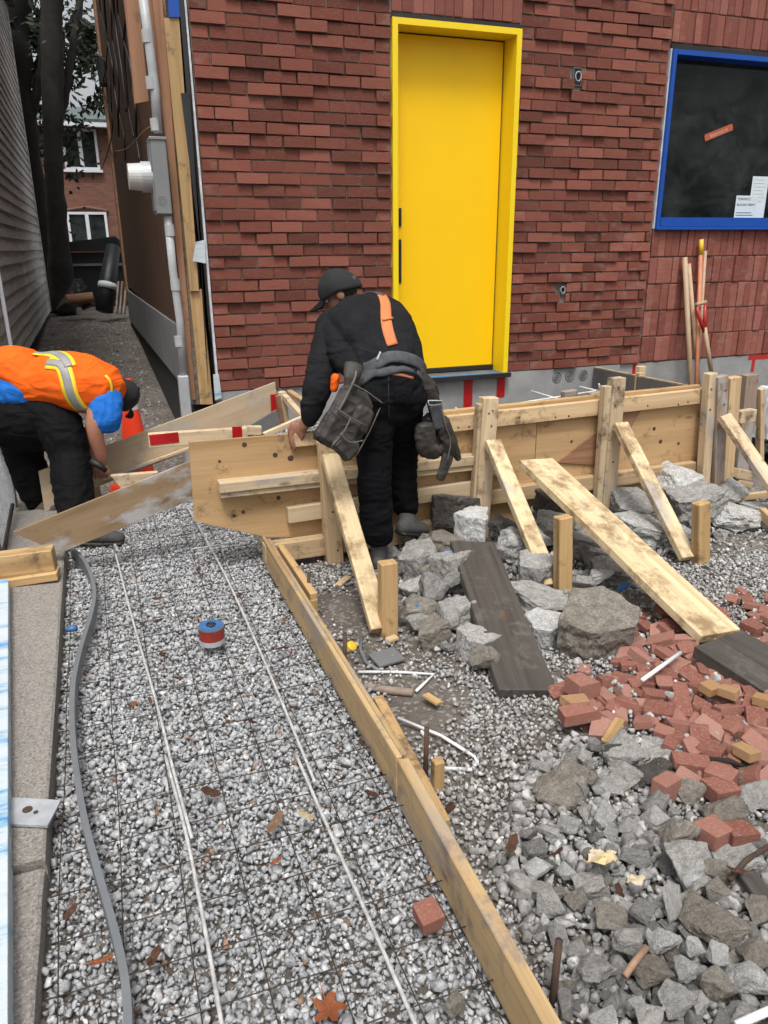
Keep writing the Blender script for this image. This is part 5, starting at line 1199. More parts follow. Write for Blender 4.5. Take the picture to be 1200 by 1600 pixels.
for (u, v) in ((870, 1332), (1150, 1150), (968, 1393), (1150, 1360), (800, 1320), (700, 1265), (1000, 880)):
    leaf(u, v, random.uniform(.02, .035), 'leaf', 'brown leaf lying on the rubble right of the form board', 'brown leaves on the rubble', z=.12 if v > 900 else .06)
for (u, v, s, lb) in ((940, 1338, .034, 'crumpled yellow and white wrapper in the grey heap'), (993, 1375, .02, 'small yellow paper scrap below the wrapper')):
    bm = bmesh.new(); bmesh.ops.create_grid(bm, x_segments=9, y_segments=9, size=s)
    for q in bm.verts: q.co += noise.noise_vector(q.co * 60 + Vector((u, 0, 0))) * s * .35
    bmesh.ops.solidify(bm, geom=bm.faces[:], thickness=.001); o = link('wrapper', bm_mesh(bm), None, (M['foil'],)); o.location = P(u, v, z=.115); o.rotation_euler = (-.3, .2, .6); tag(o, lb, 'wrapper')
cn = thing('tape_spool', P(332, 1000, z=.035), 'round red and blue spool standing on the gravel between the white rods', 'spool')
c = P(332, 1003, z=.035); R0 = 20 * mpp(c)
cyl('base_rim', c, c + Vector((0, 0, .022)), R0, M['pvc'], cn, 28); cyl('red_band', c + Vector((0, 0, .0222)), c + Vector((0, 0, .070)), R0 * .985, M['canred'], cn, 28)
cyl('top_rim', c + Vector((0, 0, .0702)), c + Vector((0, 0, .077)), R0, M['pvcdark'], cn, 28); cyl('blue_lid', c + Vector((0, 0, .0772)), c + Vector((0, 0, .080)), R0 * .92, M['canblue'], cn, 28)
bm = bmesh.new(); tube_bm(bm, [Vector((math.cos(t_) * .016, math.sin(t_) * .016, 0)) for t_ in np.linspace(0, 2 * math.pi, 17)], .005, 6); bm_box(bm, (0, 0, 0), (.012, .05, .005)); o = link('hub_mark', bm_mesh(bm), None, (M['blackmetal'],)); o.location = c + Vector((0, 0, .082)); adopt(o, cn)

# ------------------------------------------------------------------ cone
tc_ = P(198, 592, y=5.3); zc = tc_.z; cn2 = thing('traffic_cone', (tc_.x, tc_.y, .02), 'orange traffic cone with a grey reflective collar in the alley behind the bending worker', 'traffic cone')
def conez(z0, z1, m_, nm): 
    f = lambda z_: .028 + (zc - z_) * .125
    tube(nm, [(tc_.x + .0, tc_.y, z0), (tc_.x, tc_.y, z1)], 0, m_, cn2, 28, radii=[f(z0) + (.002 if m_ == M['reflect'] else 0), f(z1) + (.002 if m_ == M['reflect'] else 0)], smooth=False)
conez(.04, zc, M['cone'], 'body'); conez(zc - .20, zc - .09, M['reflect'], 'collar')
box('base', (tc_.x - .19, tc_.y - .19, .005), (tc_.x + .19, tc_.y + .19, .039), M['cone'], cn2, .01)

# ------------------------------------------------------------------ tools against the wall
def tool(pts, r, mat, lab, nm='tool_handle', extra=None):
    t_ = thing(nm, pts[-1], lab, 'tool'); tube('shaft', pts, r, M[mat], t_, 10)
    return t_
def seg(u0, v0, y0, u1, v1, y1, ext=.45):
    a = P(u0, v0, y=y0); b = P(u1, v1, y=y1); d = (b - a).normalized(); return [a, b + d * ext]
tool(seg(1070, 402, 5.44, 1079, 595, 5.32), .021, 'handle', 'thick wooden tool handle leaning on the brick, leftmost of the group')
tool(seg(1076, 412, 5.44, 1091, 590, 5.34), .018, 'handle', 'wooden tool handle leaning close beside the leftmost one')
t_ = tool(seg(1095, 397, 5.44, 1088, 596, 5.30), .017, 'handleor', 'orange tool handle with a yellow grip on top leaning on the brick', 'yellow_tipped_tool'); tube('grip', [P(1096, 374, y=5.445), P(1095, 398, y=5.44)], .019, M['handleyel'], t_, 12)
tool(seg(1102, 392, 5.45, 1091, 560, 5.38), .015, 'handle', 'thin pale handle right behind the yellow tipped one')
sv = thing('shovel', P(1112, 600, y=5.2), 'shovel with a red D grip standing head down against the brick', 'shovel')
tube('shaft', [P(1101, 512, y=5.30), P(1112, 585, y=5.24)], .018, M['handle'], sv, 10); tube('socket', [P(1111.5, 582, y=5.24), P(1114, 640, y=5.2)], .019, M['black'], sv, 10)
tube('d_grip', [P(1089, 480, y=5.33), P(1092, 495, y=5.32), P(1101, 518, y=5.30)], .012, M['redplastic'], sv, 10, radii=[.010, .014, .020]); tube('d_grip', [P(1102, 476, y=5.33), P(1101, 495, y=5.32), P(1101, 516, y=5.30)], .012, M['redplastic'], sv, 10, radii=[.009, .012, .018])
tube('cross_handle', [P(1087, 476, y=5.34), P(1103, 472, y=5.34)], .016, M['handle'], sv, 10)
bm = bmesh.new(); rows = []
for i in range(7):
    t1 = i / 6; hw = .11 * math.sin(math.pi * min(1, .45 + t1 * .35)) * (1 - .55 * t1 ** 3); rows.append([bm.verts.new((hw * s_, .03 * s_ * s_, -.28 * t1)) for s_ in (-1, -.5, 0, .5, 1)])
for a, b in zip(rows, rows[1:]):
    for j in range(4): bm.faces.new((a[j], a[j + 1], b[j + 1], b[j]))
bmesh.ops.solidify(bm, geom=bm.faces[:], thickness=.003); o = link('blade', bm_mesh(bm), None, (M['blackmetal'],)); o.location = P(1114, 640, y=5.2); adopt(o, sv)
# white sack and dark sheet at the right edge
o = chunk('white_sack', P(1205, 648, y=4.6), (.22, .3, .5), M['whitesack'], 'smooth white sack standing at the right edge behind the corner posts', 'sack', rot=(0, .15, 0), meshes=[CHS[2]])
o = chunk('dark_sheet', P(1200, 700, y=4.4), (.35, .4, .12), M['tarp'], 'crumpled dark plastic sheet at the right edge below the white sack', 'plastic sheet', rot=(0, .3, .3), meshes=[CHS[3]])
#PEOPLE
# ------------------------------------------------------------------ people
from mathutils.bvhtree import BVHTree
def limb(bm, pts, rads, side=(1, 0, 0), n=16, k=4):
    """tapered elliptical tube; rads = (along side, across) per point"""
    pts = [Vector(p) for p in pts]; sp = smooth_path(pts, k); m_ = len(sp)
    tt = np.linspace(0, len(pts) - 1, m_); rads = [(r, r) if isinstance(r, (int, float)) else r for r in rads]
    ra = np.interp(tt, range(len(pts)), [r[0] for r in rads]); rb = np.interp(tt, range(len(pts)), [r[1] for r in rads])
    T0 = (sp[1] - sp[0]).normalized(); T1 = (sp[-1] - sp[-2]).normalized(); r0 = min(ra[0], rb[0]); r1 = min(ra[-1], rb[-1])
    seq = [(sp[0] - T0 * r0 * a, ra[0] * b, rb[0] * b) for a, b in ((.93, .35), (.6, .8))] + [(sp[i], ra[i], rb[i]) for i in range(m_)] + [(sp[-1] + T1 * r1 * a, ra[-1] * b, rb[-1] * b) for a, b in ((.6, .8), (.93, .35))]
    side = Vector(side); rings = []
    for i, (p, a, b) in enumerate(seq):
        T = (seq[min(i + 1, len(seq) - 1)][0] - seq[max(i - 1, 0)][0]).normalized(); A = (side - T * side.dot(T)).normalized(); B = T.cross(A)
        rings.append([bm.verts.new(p + A * math.cos(t) * a + B * math.sin(t) * b) for t in [2 * math.pi * j / n for j in range(n)]])
    for a, b in zip(rings, rings[1:]):
        for j in range(n): bm.faces.new((a[j], a[(j + 1) % n], b[(j + 1) % n], b[j]))
    bm.faces.new(rings[0][::-1]); bm.faces.new(rings[-1])
def blob(bm, c, r, R=None):
    m = Matrix.Translation(c) @ ((R.to_4x4()) if R else Matrix.Identity(4)) @ Matrix.Diagonal((*r, 1)); bmesh.ops.create_uvsphere(bm, u_segments=18, v_segments=12, radius=1, matrix=m)
def organic(name, fill, mat, parent, voxel=.008, smooth=4, wr=0.0, wf=14, wdir=(1, 1, 1), origin=None):
    bm = bmesh.new(); fill(bm); bmesh.ops.recalc_face_normals(bm, faces=bm.faces)
    me = bpy.data.meshes.new(name); bm.to_mesh(me); bm.free()
    tmp = bpy.data.objects.new('tmp', me); COL.objects.link(tmp)
    md = tmp.modifiers.new('r', 'REMESH'); md.mode = 'VOXEL'; md.voxel_size = voxel; md.use_smooth_shade = True
    ms_ = tmp.modifiers.new('s', 'SMOOTH'); ms_.iterations = smooth; ms_.factor = .5
    me2 = bpy.data.meshes.new_from_object(tmp.evaluated_get(bpy.context.evaluated_depsgraph_get())); bpy.data.objects.remove(tmp)
    me2.name = name
    if wr:
        nv = len(me2.vertices); nr = [v.normal.copy() for v in me2.vertices]
        for v, q in zip(me2.vertices, nr):
            c = v.co; s = Vector((c.x * wdir[0], c.y * wdir[1], c.z * wdir[2])) * wf
            a = noise.noise(s + noise.noise_vector(s * .4) * 1.2); a = 1 - abs(a) * 2.2
            v.co = c + q * (a * wr * .6 + noise.noise(s * .35) * wr * 1.4)
    for p in me2.polygons: p.use_smooth = True
    o = link(name, me2, None, (mat,)); return adopt(o, parent)
def strap(name, surf, pts, width, thk, mat, parent, lift=.002, k=6, up=None):
    me = surf.data; mw = surf.matrix_basis
    bvh = BVHTree.FromPolygons([v.co[:] for v in me.vertices], [p.vertices[:] for p in me.polygons])
    sp = smooth_path(pts, k); cs = []
    for p in sp:
        co, nr, _i, _d = bvh.find_nearest(p); cs.append((co, nr))
    for _ in range(3):
        cs = [cs[0]] + [((cs[i - 1][0] + cs[i][0] * 2 + cs[i + 1][0]) / 4, (cs[i - 1][1] + cs[i][1] * 2 + cs[i + 1][1]).normalized()) for i in range(1, len(cs) - 1)] + [cs[-1]]
    allr = []
    for i, (c, nr) in enumerate(cs):
        nn = sum((cs[j][1] for j in range(max(0, i - 2), min(len(cs), i + 3))), Vector()).normalized()
        T = (cs[min(i + 1, len(cs) - 1)][0] - cs[max(i - 1, 0)][0]).normalized(); S = T.cross(nn).normalized() * width / 2; row = []
        for s_ in (-1, -.5, 0, .5, 1):
            co, n2, _i, _d = bvh.find_nearest(c + S * s_); row.append((c + S * s_) + nn * max(-.03, (co - c - S * s_).dot(nn)) + nn * (lift + thk))
        allr.append((row, nn))
    for _ in range(4): allr = [allr[0]] + [([(allr[i - 1][0][j] + allr[i][0][j] * 2 + allr[i + 1][0][j]) / 4 for j in range(5)], allr[i][1]) for i in range(1, len(allr) - 1)] + [allr[-1]]
    bm = bmesh.new(); rings = [[bm.verts.new(q) for q in row + [q - nn * thk * 1.5 for q in row][::-1]] for row, nn in allr]
    n = 10
    for a, b in zip(rings, rings[1:]):
        for j in range(n): bm.faces.new((a[j], a[(j + 1) % n], b[(j + 1) % n], b[j]))
    bm.faces.new(rings[0][::-1]); bm.faces.new(rings[-1])
    o = link(name, bm_mesh(bm, smooth=True), None, (mat,)); return adopt(o, parent)
def head_frame(f, u):
    f = Vector(f).normalized(); u = Vector(u); u = (u - f * u.dot(f)).normalized(); s = f.cross(u); return Matrix((s, f, u)).transposed()      # x right, y forward, z up
def head(bm, c, R, s=1.0):
    q = lambda x, y, z: Vector(c) + R @ (Vector((x, y, z)) * s)
    blob(bm, q(0, -.012, .03), (.077 * s, .094 * s, .088 * s), R); blob(bm, q(0, .018, -.035), (.060 * s, .070 * s, .078 * s), R)
    blob(bm, q(0, .060, -.085), (.030 * s, .026 * s, .022 * s), R)                                      # chin
    limb(bm, [q(0, .080, .012), q(0, .098, -.022)], [.010 * s, .015 * s], side=R @ Vector((1, 0, 0)), n=8, k=2)    # nose
    limb(bm, [q(-.038, .070, .022), q(.038, .070, .022)], [.012 * s, .012 * s], side=R @ Vector((0, 1, 0)), n=8, k=2)   # brow
    limb(bm, [q(-.02, .082, -.058), q(.02, .082, -.058)], [.007 * s, .007 * s], side=R @ Vector((0, 1, 0)), n=8, k=2)  # mouth
    for e in (-1, 1): blob(bm, q(e * .079, -.012, -.012), (.010 * s, .022 * s, .032 * s), R)             # ears
def eyes(c, R, parent):
    for e in (-1, 1):
        bm = bmesh.new(); bmesh.ops.create_uvsphere(bm, u_segments=12, v_segments=8, radius=.010); o = link('eye', bm_mesh(bm, smooth=True), None, (M['winwhite'],)); o.location = Vector(c) + R @ Vector((e * .031, .073, .0)); adopt(o, parent)
def cap(name, c, R, parent, mat):
    bm = bmesh.new(); bmesh.ops.create_uvsphere(bm, u_segments=32, v_segments=20, radius=1)
    bmesh.ops.delete(bm, geom=[v for v in bm.verts if v.co.z < -.22], context='VERTS')
    for v in bm.verts:
        z = v.co.z; k = 1 + .04 * noise.noise(v.co * 3)
        v.co = Vector((v.co.x * .088 * k, v.co.y * .110 * k - .012, max(z, -.22) * .105 * k + .018 - .03 * max(0, -v.co.y)))
    bmesh.ops.solidify(bm, geom=bm.faces[:], thickness=.004)
    o = link(name, bm_mesh(bm, smooth=True), None, (mat,)); o.location = c; o.rotation_euler = R.to_euler(); o.scale = (1.09, 1.07, 1.10); adopt(o, parent)
    bm = bmesh.new(); rows = []
    for i in range(5):
        t = i / 4; rows.append([bm.verts.new((.078 * math.sin(a) * (1 - .10 * t), .070 + (.075 * t + .02) * math.cos(a * .95) * (.3 + .7 * t) + .018 * math.cos(a), .022 - .018 * t - .022 * math.sin(a) ** 2)) for a in np.linspace(-1.35, 1.35, 13)])
    for a, b in zip(rows, rows[1:]):
        for j in range(12): bm.faces.new((a[j], a[j + 1], b[j + 1], b[j]))
    bmesh.ops.solidify(bm, geom=bm.faces[:], thickness=.003); v_ = link('visor', bm_mesh(bm, smooth=True), None, (mat,)); v_.parent = o
    bm = bmesh.new(); tube_bm(bm, [Vector((.05 * math.cos(t) * 1.0, -.112 + .018 * (1 - math.sin(t)), .022)) for t in np.linspace(.4, 2.7, 9)], .006, 6, flat=(2.0, .4)); s_ = link('cap_strap', bm_mesh(bm, smooth=True), None, (M['webbing'],)); s_.parent = o
    bm = bmesh.new(); bmesh.ops.create_uvsphere(bm, u_segments=10, v_segments=6, radius=.008); s_ = link('button', bm_mesh(bm, smooth=True), None, (mat,)); s_.location = (0, -.008, .127); s_.parent = o
    return o
def hand(bm, wrist, palm, fdir, nrm, thumb, s=1.0, curl=1.0):
    """palm from wrist to palm end; fingers leave along fdir and curl towards -nrm; thumb = +1/-1 side"""
    w0 = Vector(wrist); p = Vector(palm); f = Vector(fdir).normalized(); nn = Vector(nrm).normalized(); side = f.cross(nn).normalized()
    pd = (p - w0).normalized(); sd = (side - pd * side.dot(pd)).normalized()
    limb(bm, [w0, w0.lerp(p, .5), p], [(.027 * s, .018 * s), (.038 * s, .016 * s), (.041 * s, .013 * s)], side=sd, n=14)
    for i, (o_, L) in enumerate(((-.035, .062), (-.012, .074), (.0125, .070), (.036, .054))):
        b = p + sd * o_ * s * (1) - pd * .012; j1 = b + (f * .8 + pd * .3).normalized() * L * .45 * s; d2 = (f - nn * .55 * curl).normalized(); j2 = j1 + d2 * L * .32 * s; d3 = (f * .6 - nn * 1.0 * curl).normalized(); j3 = j2 + d3 * L * .30 * s
        limb(bm, [b, j1, j2, j3], [.0098 * s, .0092 * s, .0085 * s, .0072 * s], side=sd, n=8, k=3)
    b = w0.lerp(p, .30) + sd * thumb * .026 * s; j = b + (sd * thumb * .8 + pd * .7 - nn * .3).normalized() * .038 * s; e = j + (pd * .8 + f * .4 - nn * .5 * curl).normalized() * .032 * s
    limb(bm, [b, j, e], [.013 * s, .011 * s, .0085 * s], side=nn, n=8, k=3)
def boot(name, ankle, heel, toe, mat, parent):
    ankle, heel, toe = Vector(ankle), Vector(heel), Vector(toe); d = (toe - heel); L = d.length; d = d.normalized(); s = Vector((d.y, -d.x, 0)).normalized(); up = s.cross(d) if s.cross(d).z > 0 else d.cross(s)
    def fill(bm):
        limb(bm, [heel + d * L * .14 + up * .045, heel + d * L * .5 + up * .05, heel + d * L * .86 + up * .040], [(.036, .040), (.045, .042), (.044, .032)], side=s)
        limb(bm, [heel + d * L * .22 + up * .05, ankle, ankle + (ankle - heel - d * L * .22).normalized() * .05], [(.040, .048), (.046, .052), (.052, .056)], side=s)
        limb(bm, [heel + d * L * .35 + up * .085, heel + d * L * .62 + up * .06], [(.030, .03), (.036, .03)], side=s)
    o = organic(name, fill, mat, parent, .006, 3, .0015, 40)
    def fs(bm): 
        limb(bm, [heel + d * L * .10 + up * .012, heel + d * L * .5 + up * .012, heel + d * L * .9 + up * .012], [(.042, .014), (.048, .014), (.046, .014)], side=s)
    organic('sole', fs, M['black'], o, .005, 1)
    return o
def grow(l, d): return [tuple(q + d for q in r) if isinstance(r, tuple) else r + d for r in l]

# --- the carpenter leaning over the landing form, seen from behind
C0 = P(606, 590, y=3.44); w1 = thing('person', (C0.x, 3.45, .03), 'worker in black clothes and cap with tool pouches leaning over the formwork', 'person')
spine = [P(606, 612, y=3.42), P(608, 575, y=3.45), P(600, 540, y=3.56), P(582, 512, y=3.74), P(572, 502, y=3.88), P(556, 492, y=3.97)]
rs = [(.150, .125), (.145, .115), (.150, .112), (.185, .125), (.180, .110), (.085, .075)]
HC = P(530, 459, y=4.06); HR = head_frame((-.80, .34, -.50), (-.30, .22, .95))
neckp = [P(556, 492, y=3.96), HC + HR @ Vector((0, -.03, -.06))]
aL = [P(520, 512, y=3.88), P(509, 556, y=3.76), P(499, 598, y=3.68), P(487, 640, y=3.68), P(474, 668, y=3.71)]
aR = [P(626, 520, y=3.88), P(636, 552, y=3.95), P(636, 590, y=4.02), P(634, 640, y=4.0), P(632, 665, y=3.99)]
lL = [P(583, 612, y=3.43), P(583, 665, y=3.42), P(585, 722, y=3.42), P(586, 780, y=3.43), P(590, 832, y=3.44)]
lR = [P(631, 612, y=3.45), P(630, 665, y=3.51), P(628, 712, y=3.585), P(628, 752, y=3.59), P(634, 788, y=3.60)]
palmL = P(461, 679, y=3.752)
def f_body(bm):
    limb(bm, spine, rs, side=(1, 0, 0)); limb(bm, neckp, [.062, .056]); head(bm, HC, HR)
    limb(bm, aL, [.05, .045, .042, .034, .026]); limb(bm, aR, [.05, .045, .042, .034, .026])
    limb(bm, lL, [.085, .075, .058, .052, .042]); limb(bm, lR, [.085, .075, .058, .052, .042])
    hand(bm, P(474, 668, y=3.71), P(458, 674, y=3.735), (-.35, -.25, -1), (-.4, -.9, .5), -1, 1.1, .6)
    hand(bm, P(632, 665, y=3.99), P(631, 680, y=3.96), (0, -.3, -1), (0, -1, .3), 1)
body1 = organic('body', f_body, M['skin'], w1, .0042, 2); eyes(HC, HR, body1)
def f_shirt(bm):
    limb(bm, [spine[1] + Vector((0, 0, -.01)), spine[2], spine[3], spine[4], spine[5]], grow([(.150, .128), (.172, .140), (.205, .150), (.205, .130), (.085, .075)], .008), side=(1, 0, 0))
    limb(bm, aL[:3] + [P(488, 636, y=3.68), P(483, 654, y=3.69)], [.084, .076, .066, .058, .050]); limb(bm, [P(530, 520, y=3.80), P(538, 550, y=3.66), P(560, 575, y=3.50)], [.085, .08, .07]); limb(bm, aR, [.086, .074, .064, .056, .044])
    blob(bm, spine[4] + Vector((-.12, -.03, .0)), (.10, .10, .09)); blob(bm, spine[4] + Vector((.13, -.03, -.02)), (.10, .10, .09))
    limb(bm, [P(556, 490, y=3.95), P(548, 480, y=3.99)], [.075, .066])
shirt1 = organic('shirt', f_shirt, M['shirt'], w1, .007, 4, .012, 6.5, (1, 1, 1.6))
def f_tr(bm):
    limb(bm, [P(606, 628, y=3.42), P(607, 600, y=3.425), P(608, 580, y=3.44)], [(.158, .125), (.160, .132), (.146, .118)], side=(1, 0, 0))
    blob(bm, P(584, 622, y=3.40), (.098, .115, .115)); blob(bm, P(632, 622, y=3.42), (.098, .115, .115))
    limb(bm, [lL[0]] + lL[1:], [.105, .100, .086, .080, .080]); limb(bm, lR, [.105, .096, .082, .076, .074])
tr1 = organic('trousers', f_tr, M['jeans'], w1, .007, 3, .011, 7.5, (1, 1, 2.2))
def seam(name, surf, pts, r, mat): return strap(name, surf, pts, r, .0015, mat, surf)
seam('seam', tr1, [P(607, 585, y=3.3), P(609, 620, y=3.28), P(609, 655, y=3.3)], .006, M['cap'])
def pocket(u, v, a):
    c = P(u, v, y=3.27); X = Vector((math.cos(a), 0, math.sin(a))) * .055; Z = Vector((0, 0, -.07))
    strap('pocket', tr1, [c - X, c - X * .3, c + X * .3, c + X], .085, .002, M['jeans'], tr1)
pocket(581, 618, .1); pocket(634, 620, -.1)
boot('boot', P(592, 852, y=3.44), P(590, 892, y=3.37) + Vector((0, 0, .0)), P(602, 880, y=3.64), M['boot'], w1)
boot('boot', P(637, 800, y=3.60), P(620, 836, y=3.50), P(664, 838, y=3.60), M['boot'], w1)
cap('cap', HC, HR, w1, M['cap'])
organic('hair', lambda bm: blob(bm, HC + HR @ Vector((0, -.035, -.005)), (.074, .066, .062), HR), M['hair'], w1, .008, 2)
# belt, braces and pouches
belt = strap('tool_belt', shirt1, [P(553, 575, y=3.35), P(572, 562, y=3.3), P(607, 552, y=3.28), P(640, 560, y=3.33), P(660, 580, y=3.42)], .055, .008, M['webbing'], w1, .006)
strap('padded_belt', tr1, [P(548, 590, y=3.40), P(565, 575, y=3.3), P(607, 563, y=3.28), P(645, 572, y=3.33), P(664, 596, y=3.42)], .06, .010, M['webbing'], w1, .008)
strap('shirt_hem', tr1, [P(585, 578, y=3.3), P(615, 575, y=3.28), P(645, 590, y=3.32)], .022, .002, M['leafor'], w1)
strap('suspender', shirt1, [P(612, 548, y=3.4), P(603, 522, y=3.5), P(592, 498, y=3.7), P(585, 484, y=3.85)], .052, .004, M['orangestrap'], w1, .004)
strap('suspender', shirt1, [P(586, 492, y=3.75), P(578, 480, y=3.85), P(560, 472, y=3.9), P(545, 476, y=3.9)], .036, .005, M['webbing'], w1, .005)
strap('suspender', shirt1, [P(586, 490, y=3.75), P(594, 478, y=3.87), P(600, 474, y=3.95)], .045, .005, M['webbing'], w1, .005)
b_ = strap('buckle', shirt1, [P(598, 516, y=3.5), P(609, 512, y=3.5)], .012, .006, M['orangestrap'], w1, .010); b_ = strap('buckle', shirt1, [P(585, 555, y=3.3), P(587, 543, y=3.3)], .008, .008, M['galv'], w1, .012)
def bag(name, c, w_, h_, d_, ang, mat, parent, taper=.8, tilt=0.0, yaw=0.0):
    def f(bm):
        vs = bm_box(bm, (0, 0, 0), (w_, d_, h_))
        for v in vs:
            if v.co.z > 0: v.co.x *= taper; v.co.y *= .7
        bmesh.ops.bevel(bm, geom=bm.edges[:], offset=.018, segments=3, affect='EDGES')
    o = organic(name, f, mat, None, .007, 3, .006, 14)
    o.location = c; o.rotation_euler = (Matrix.Rotation(yaw, 3, 'Z') @ Matrix.Rotation(ang, 3, 'Y') @ Matrix.Rotation(tilt, 3, 'X')).to_euler(); return adopt(o, parent)
pc = P(541, 655, y=3.30); pouch = bag('tool_pouch', pc, .225, .30, .075, math.radians(34), M['leather'], w1, .85, yaw=.15)
def sub(name, lx, lz, w_, h_, dy, a, mat, par, pocket_pts=None):
    def f(bm):
        vs = bm_box(bm, (0, 0, 0), (w_, .05, h_)); bmesh.ops.bevel(bm, geom=bm.edges[:], offset=.014, segments=3, affect='EDGES')
    o = organic(name, f, mat, None, .006, 3, .004, 18); o.location = (lx, dy, lz); o.rotation_euler = (0, a, 0); o.parent = par; return o
pk = sub('pouch_pocket', -.025, -.065, .17, .16, -.050, .0, M['leather'], pouch); pk2 = sub('pouch_pocket', .02, -.11, .13, .10, -.075, .25, M['leather'], pouch); sub('pouch_pocket', .045, .03, .10, .13, -.04, -.1, M['leather'], pouch)
def trim(par, pts, r=.0035):
    bm = bmesh.new(); tube_bm(bm, smooth_path(pts, 4), r, 6); o = link('trim', bm_mesh(bm, smooth=True), None, (M['leatherlight'],)); o.parent = par
trim(pouch, [(-.115, -.080, .015), (-.05, -.088, .010), (.03, -.088, .012), (.062, -.07, .015)]); trim(pouch, [(-.05, -.108, -.075), (.01, -.114, -.088), (.07, -.108, -.050)]); trim(pouch, [(-.09, -.045, .145), (.0, -.05, .150), (.10, -.045, .145)]); trim(pouch, [(.108, -.03, .14), (.112, -.045, .0), (.115, -.04, -.13)])
trim(pouch, [(-.03, -.088, .01), (-.035, -.10, -.06), (-.045, -.09, -.14)])
h1 = P(550, 590, y=3.33); organic('pouch_hanger', lambda bm: limb(bm, [P(553, 572, y=3.34), P(549, 592, y=3.30), P(546, 618, y=3.29)], [(.045, .018), (.035, .016), (.03, .014)]), M['leather'], w1, .006, 2, .003, 20)
tube('hammer_loop', smooth_path([P(556, 580, y=3.29), P(553, 595, y=3.26), P(530, 640, y=3.26), P(512, 655, y=3.27)], 4), .006, M['leatherlight'], w1)
organic('tape_measure', lambda bm: limb(bm, [P(524, 590, y=3.40), P(522, 607, y=3.40)], [(.020, .03), (.018, .026)]), M['orange'], w1, .005, 1)
# right hand side pouch
pr = bag('tool_pouch', P(677, 678, y=3.42), .17, .20, .08, math.radians(10), M['leather'], w1, .8, yaw=-.3)
strap('belt_side', tr1, [P(655, 575, y=3.33), P(660, 595, y=3.38), P(664, 615, y=3.42)], .05, .008, M['webbing'], w1, .008)
organic('pouch_hanger', lambda bm: (limb(bm, [P(655, 578, y=3.36), P(667, 603, y=3.36), P(678, 630, y=3.38), P(684, 655, y=3.40)], [(.022, .014), (.032, .014), (.036, .014), (.035, .014)]), limb(bm, [P(661, 583, y=3.36), P(677, 600, y=3.38), P(683, 615, y=3.40)], [(.012, .01), (.012, .01), (.01, .01)])), M['leather'], w1, .006, 2, .003, 25)
a = P(669, 626, y=3.32); b = P(690, 626, y=3.32); c = P(691, 633, y=3.32); d = P(670, 633, y=3.32); tube('buckle', [a, b, c, d, a], .0032, M['galv'], w1, 6)
organic('pouch_strap', lambda bm: limb(bm, [P(680, 634, y=3.345), P(684, 650, y=3.345), P(686, 668, y=3.35)], [(.034, .008), (.034, .010), (.030, .010)]), M['webbing'], w1, .005, 1)
organic('pouch_pocket', lambda bm: (limb(bm, [P(664, 668, y=3.36), P(668, 700, y=3.36), P(682, 708, y=3.37)], [(.050, .03), (.055, .03), (.04, .025)]), limb(bm, [P(690, 660, y=3.37), P(700, 690, y=3.37), P(704, 708, y=3.38)], [(.04, .03), (.045, .03), (.035, .02)])), M['leather'], w1, .006, 2, .006, 22)
organic('hammer_holster', lambda bm: (limb(bm, [P(700, 690, y=3.38), P(699, 715, y=3.37), P(688, 748, y=3.36)], [(.040, .016), (.034, .012), (.024, .009)]), limb(bm, [P(705, 690, y=3.42), P(712, 706, y=3.42), P(716, 716, y=3.43)], [(.026, .02), (.024, .02), (.018, .016)])), M['leather'], w1, .005, 2, .003, 22)
tube('trim', smooth_path([P(690, 640, y=3.34), P(697, 668, y=3.33), P(704, 690, y=3.34), P(699, 720, y=3.34)], 4), .0035, M['leatherlight'], w1)

# --- the worker in the orange vest bending down beside the curb
w2 = thing('person', P(60, 800, y=4.9), 'worker in orange vest, blue T shirt and black trousers bending deeply at the left edge', 'person')
sp2 = [P(36, 628, y=4.98), P(60, 606, y=4.92), P(92, 596, y=4.86), P(124, 598, y=4.80), P(152, 604, y=4.76), P(172, 612, y=4.74)]
HC2 = P(184, 620, y=4.86); HR2 = head_frame((.45, .65, -.75), (.85, -.25, .30))
sL = [P(158, 616, y=4.68), P(150, 645, y=4.64), P(148, 672, y=4.62), P(156, 705, y=4.64), P(160, 722, y=4.66)]
sR = [P(160, 610, y=4.90), P(150, 650, y=4.93), P(140, 690, y=4.92), P(145, 725, y=4.88)]
l2R = [P(88, 655, y=4.80), P(100, 690, y=4.72), P(110, 722, y=4.66), P(113, 760, y=4.56), P(118, 800, y=4.46)]
l2L = [P(22, 655, y=5.05), P(32, 692, y=5.06), P(42, 722, y=5.07), P(50, 748, y=5.08), P(58, 775, y=5.09)]
def f_b2(bm):
    limb(bm, sp2, [(.13, .15), (.12, .14), (.12, .14), (.13, .15), (.12, .14), (.06, .06)], side=(0, 0, 1)); limb(bm, [sp2[-1], HC2 + HR2 @ Vector((0, -.02, -.06))], [.058, .055]); head(bm, HC2, HR2)
    limb(bm, sL, [.055, .052, .046, .038, .029]); limb(bm, sR, [.055, .048, .038, .028])
    limb(bm, l2R, [.09, .085, .065, .058, .045]); limb(bm, l2L, [.09, .085, .065, .058, .045])
    hand(bm, P(160, 722, y=4.66), P(160, 738, y=4.67), (-.3, .4, -.8), (-.2, -1, .2), 1); hand(bm, P(145, 725, y=4.88), P(147, 738, y=4.86), (.3, .2, -.9), (0, -1, .2), -1)
b2 = organic('body', f_b2, M['skin2'], w2, .006, 2); eyes(HC2, HR2, b2)
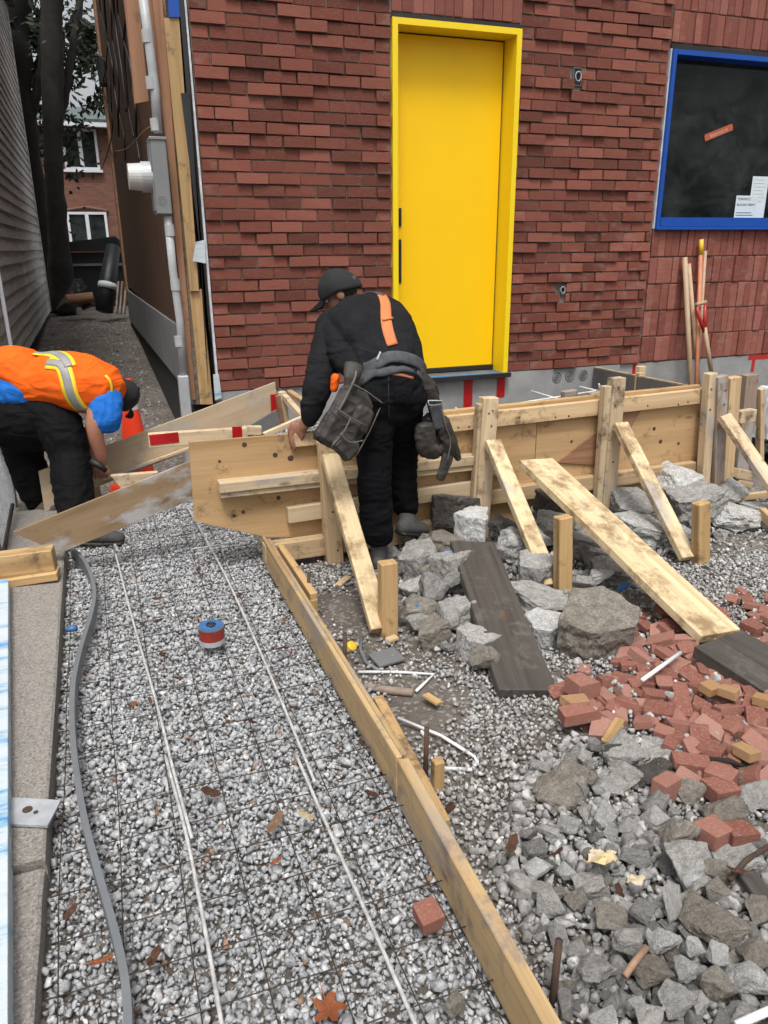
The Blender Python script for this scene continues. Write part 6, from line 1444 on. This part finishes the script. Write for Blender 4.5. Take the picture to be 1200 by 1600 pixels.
def f_s2(bm):
    limb(bm, [P(14, 604, y=5.0), P(34, 600, y=4.95)] + sp2[1:5] + [sp2[5] - Vector((.03, 0, 0))], [(.165, .17), (.165, .17), (.152, .165), (.150, .165), (.155, .170), (.140, .155), (.075, .08)], side=(0, 0, 1))
    limb(bm, [P(158, 606, y=4.74), P(163, 628, y=4.67), P(164, 652, y=4.63), P(166, 662, y=4.63)], [(.10, .10), (.095, .085), (.088, .070), (.080, .060)]); limb(bm, [sR[0], sR[0].lerp(sR[1], .8)], [.09, .078])
ts2 = organic('t_shirt', f_s2, M['bluecloth'], w2, .007, 2, .009, 11, (1.5, 1, 1))
def f_v2(bm): 
    limb(bm, [P(6, 576, y=5.0), P(34, 578, y=4.96), sp2[1] + Vector((.0, 0, .03)), sp2[2], sp2[3], sp2[4]], [(.12, .17), (.135, .18), (.150, .182), (.166, .180), (.172, .186), (.158, .168)], side=(0, 0, 1))
vest = organic('vest', f_v2, M['orange'], w2, .007, 3, .011, 6)
for (pts, ww) in (([P(62, 549, y=4.7), P(88, 560, y=4.65), P(104, 590, y=4.62), P(112, 620, y=4.62), P(128, 655, y=4.63)], 1), ([P(60, 542, y=4.9), P(85, 548, y=4.8), P(102, 562, y=4.7), P(108, 575, y=4.66)], 1)):
    strap('reflective_band', vest, pts, .085, .003, M['lime'], vest, .003); strap('reflective_band', vest, pts, .045, .003, M['silver'], vest, .007)
strap('vest_edge', vest, [P(165, 585, y=4.62), P(178, 600, y=4.6), P(180, 625, y=4.6), P(172, 645, y=4.6)], .014, .003, M['lime'], vest, .003)
strap('vest_edge', vest, [P(115, 655, y=4.6), P(130, 662, y=4.6), P(142, 655, y=4.6)], .018, .003, M['lime'], vest, .003)
def f_t2(bm):
    limb(bm, [P(18, 655, y=5.0), P(44, 655, y=4.95), P(72, 660, y=4.88)], [(.20, .19), (.20, .19), (.17, .17)], side=(0, 0, 1))
    limb(bm, [P(50, 640, y=4.93)] + l2R, [.15, .135, .125, .112, .104, .100]); limb(bm, [P(28, 632, y=5.0)] + l2L, [.15, .13, .12, .108, .104, .10])
organic('trousers', f_t2, M['pants'], w2, .008, 3, .014, 8, (1, 1, 1.8))
boot('boot', P(118, 805, y=4.46), P(118, 850, y=4.44), P(198, 850, y=4.40), M['boot'], w2)
boot('boot', P(58, 778, y=5.09), P(50, 808, y=5.10), P(98, 800, y=4.95), M['bootbrown'], w2)
cap('cap', HC2, HR2, w2, M['cap'])
organic('hair', lambda bm: blob(bm, HC2 + HR2 @ Vector((0, -.03, -.01)), (.080, .068, .07), HR2), M['hair'], w2, .008, 2)
tag(tube('hand_tool', [P(142, 720, y=4.62), P(156, 728, y=4.60), P(166, 736, y=4.60)], .018, M['black'], None, 10, radii=[.024, .018, .014]), 'small black hand tool held by the bending worker', 'tool')
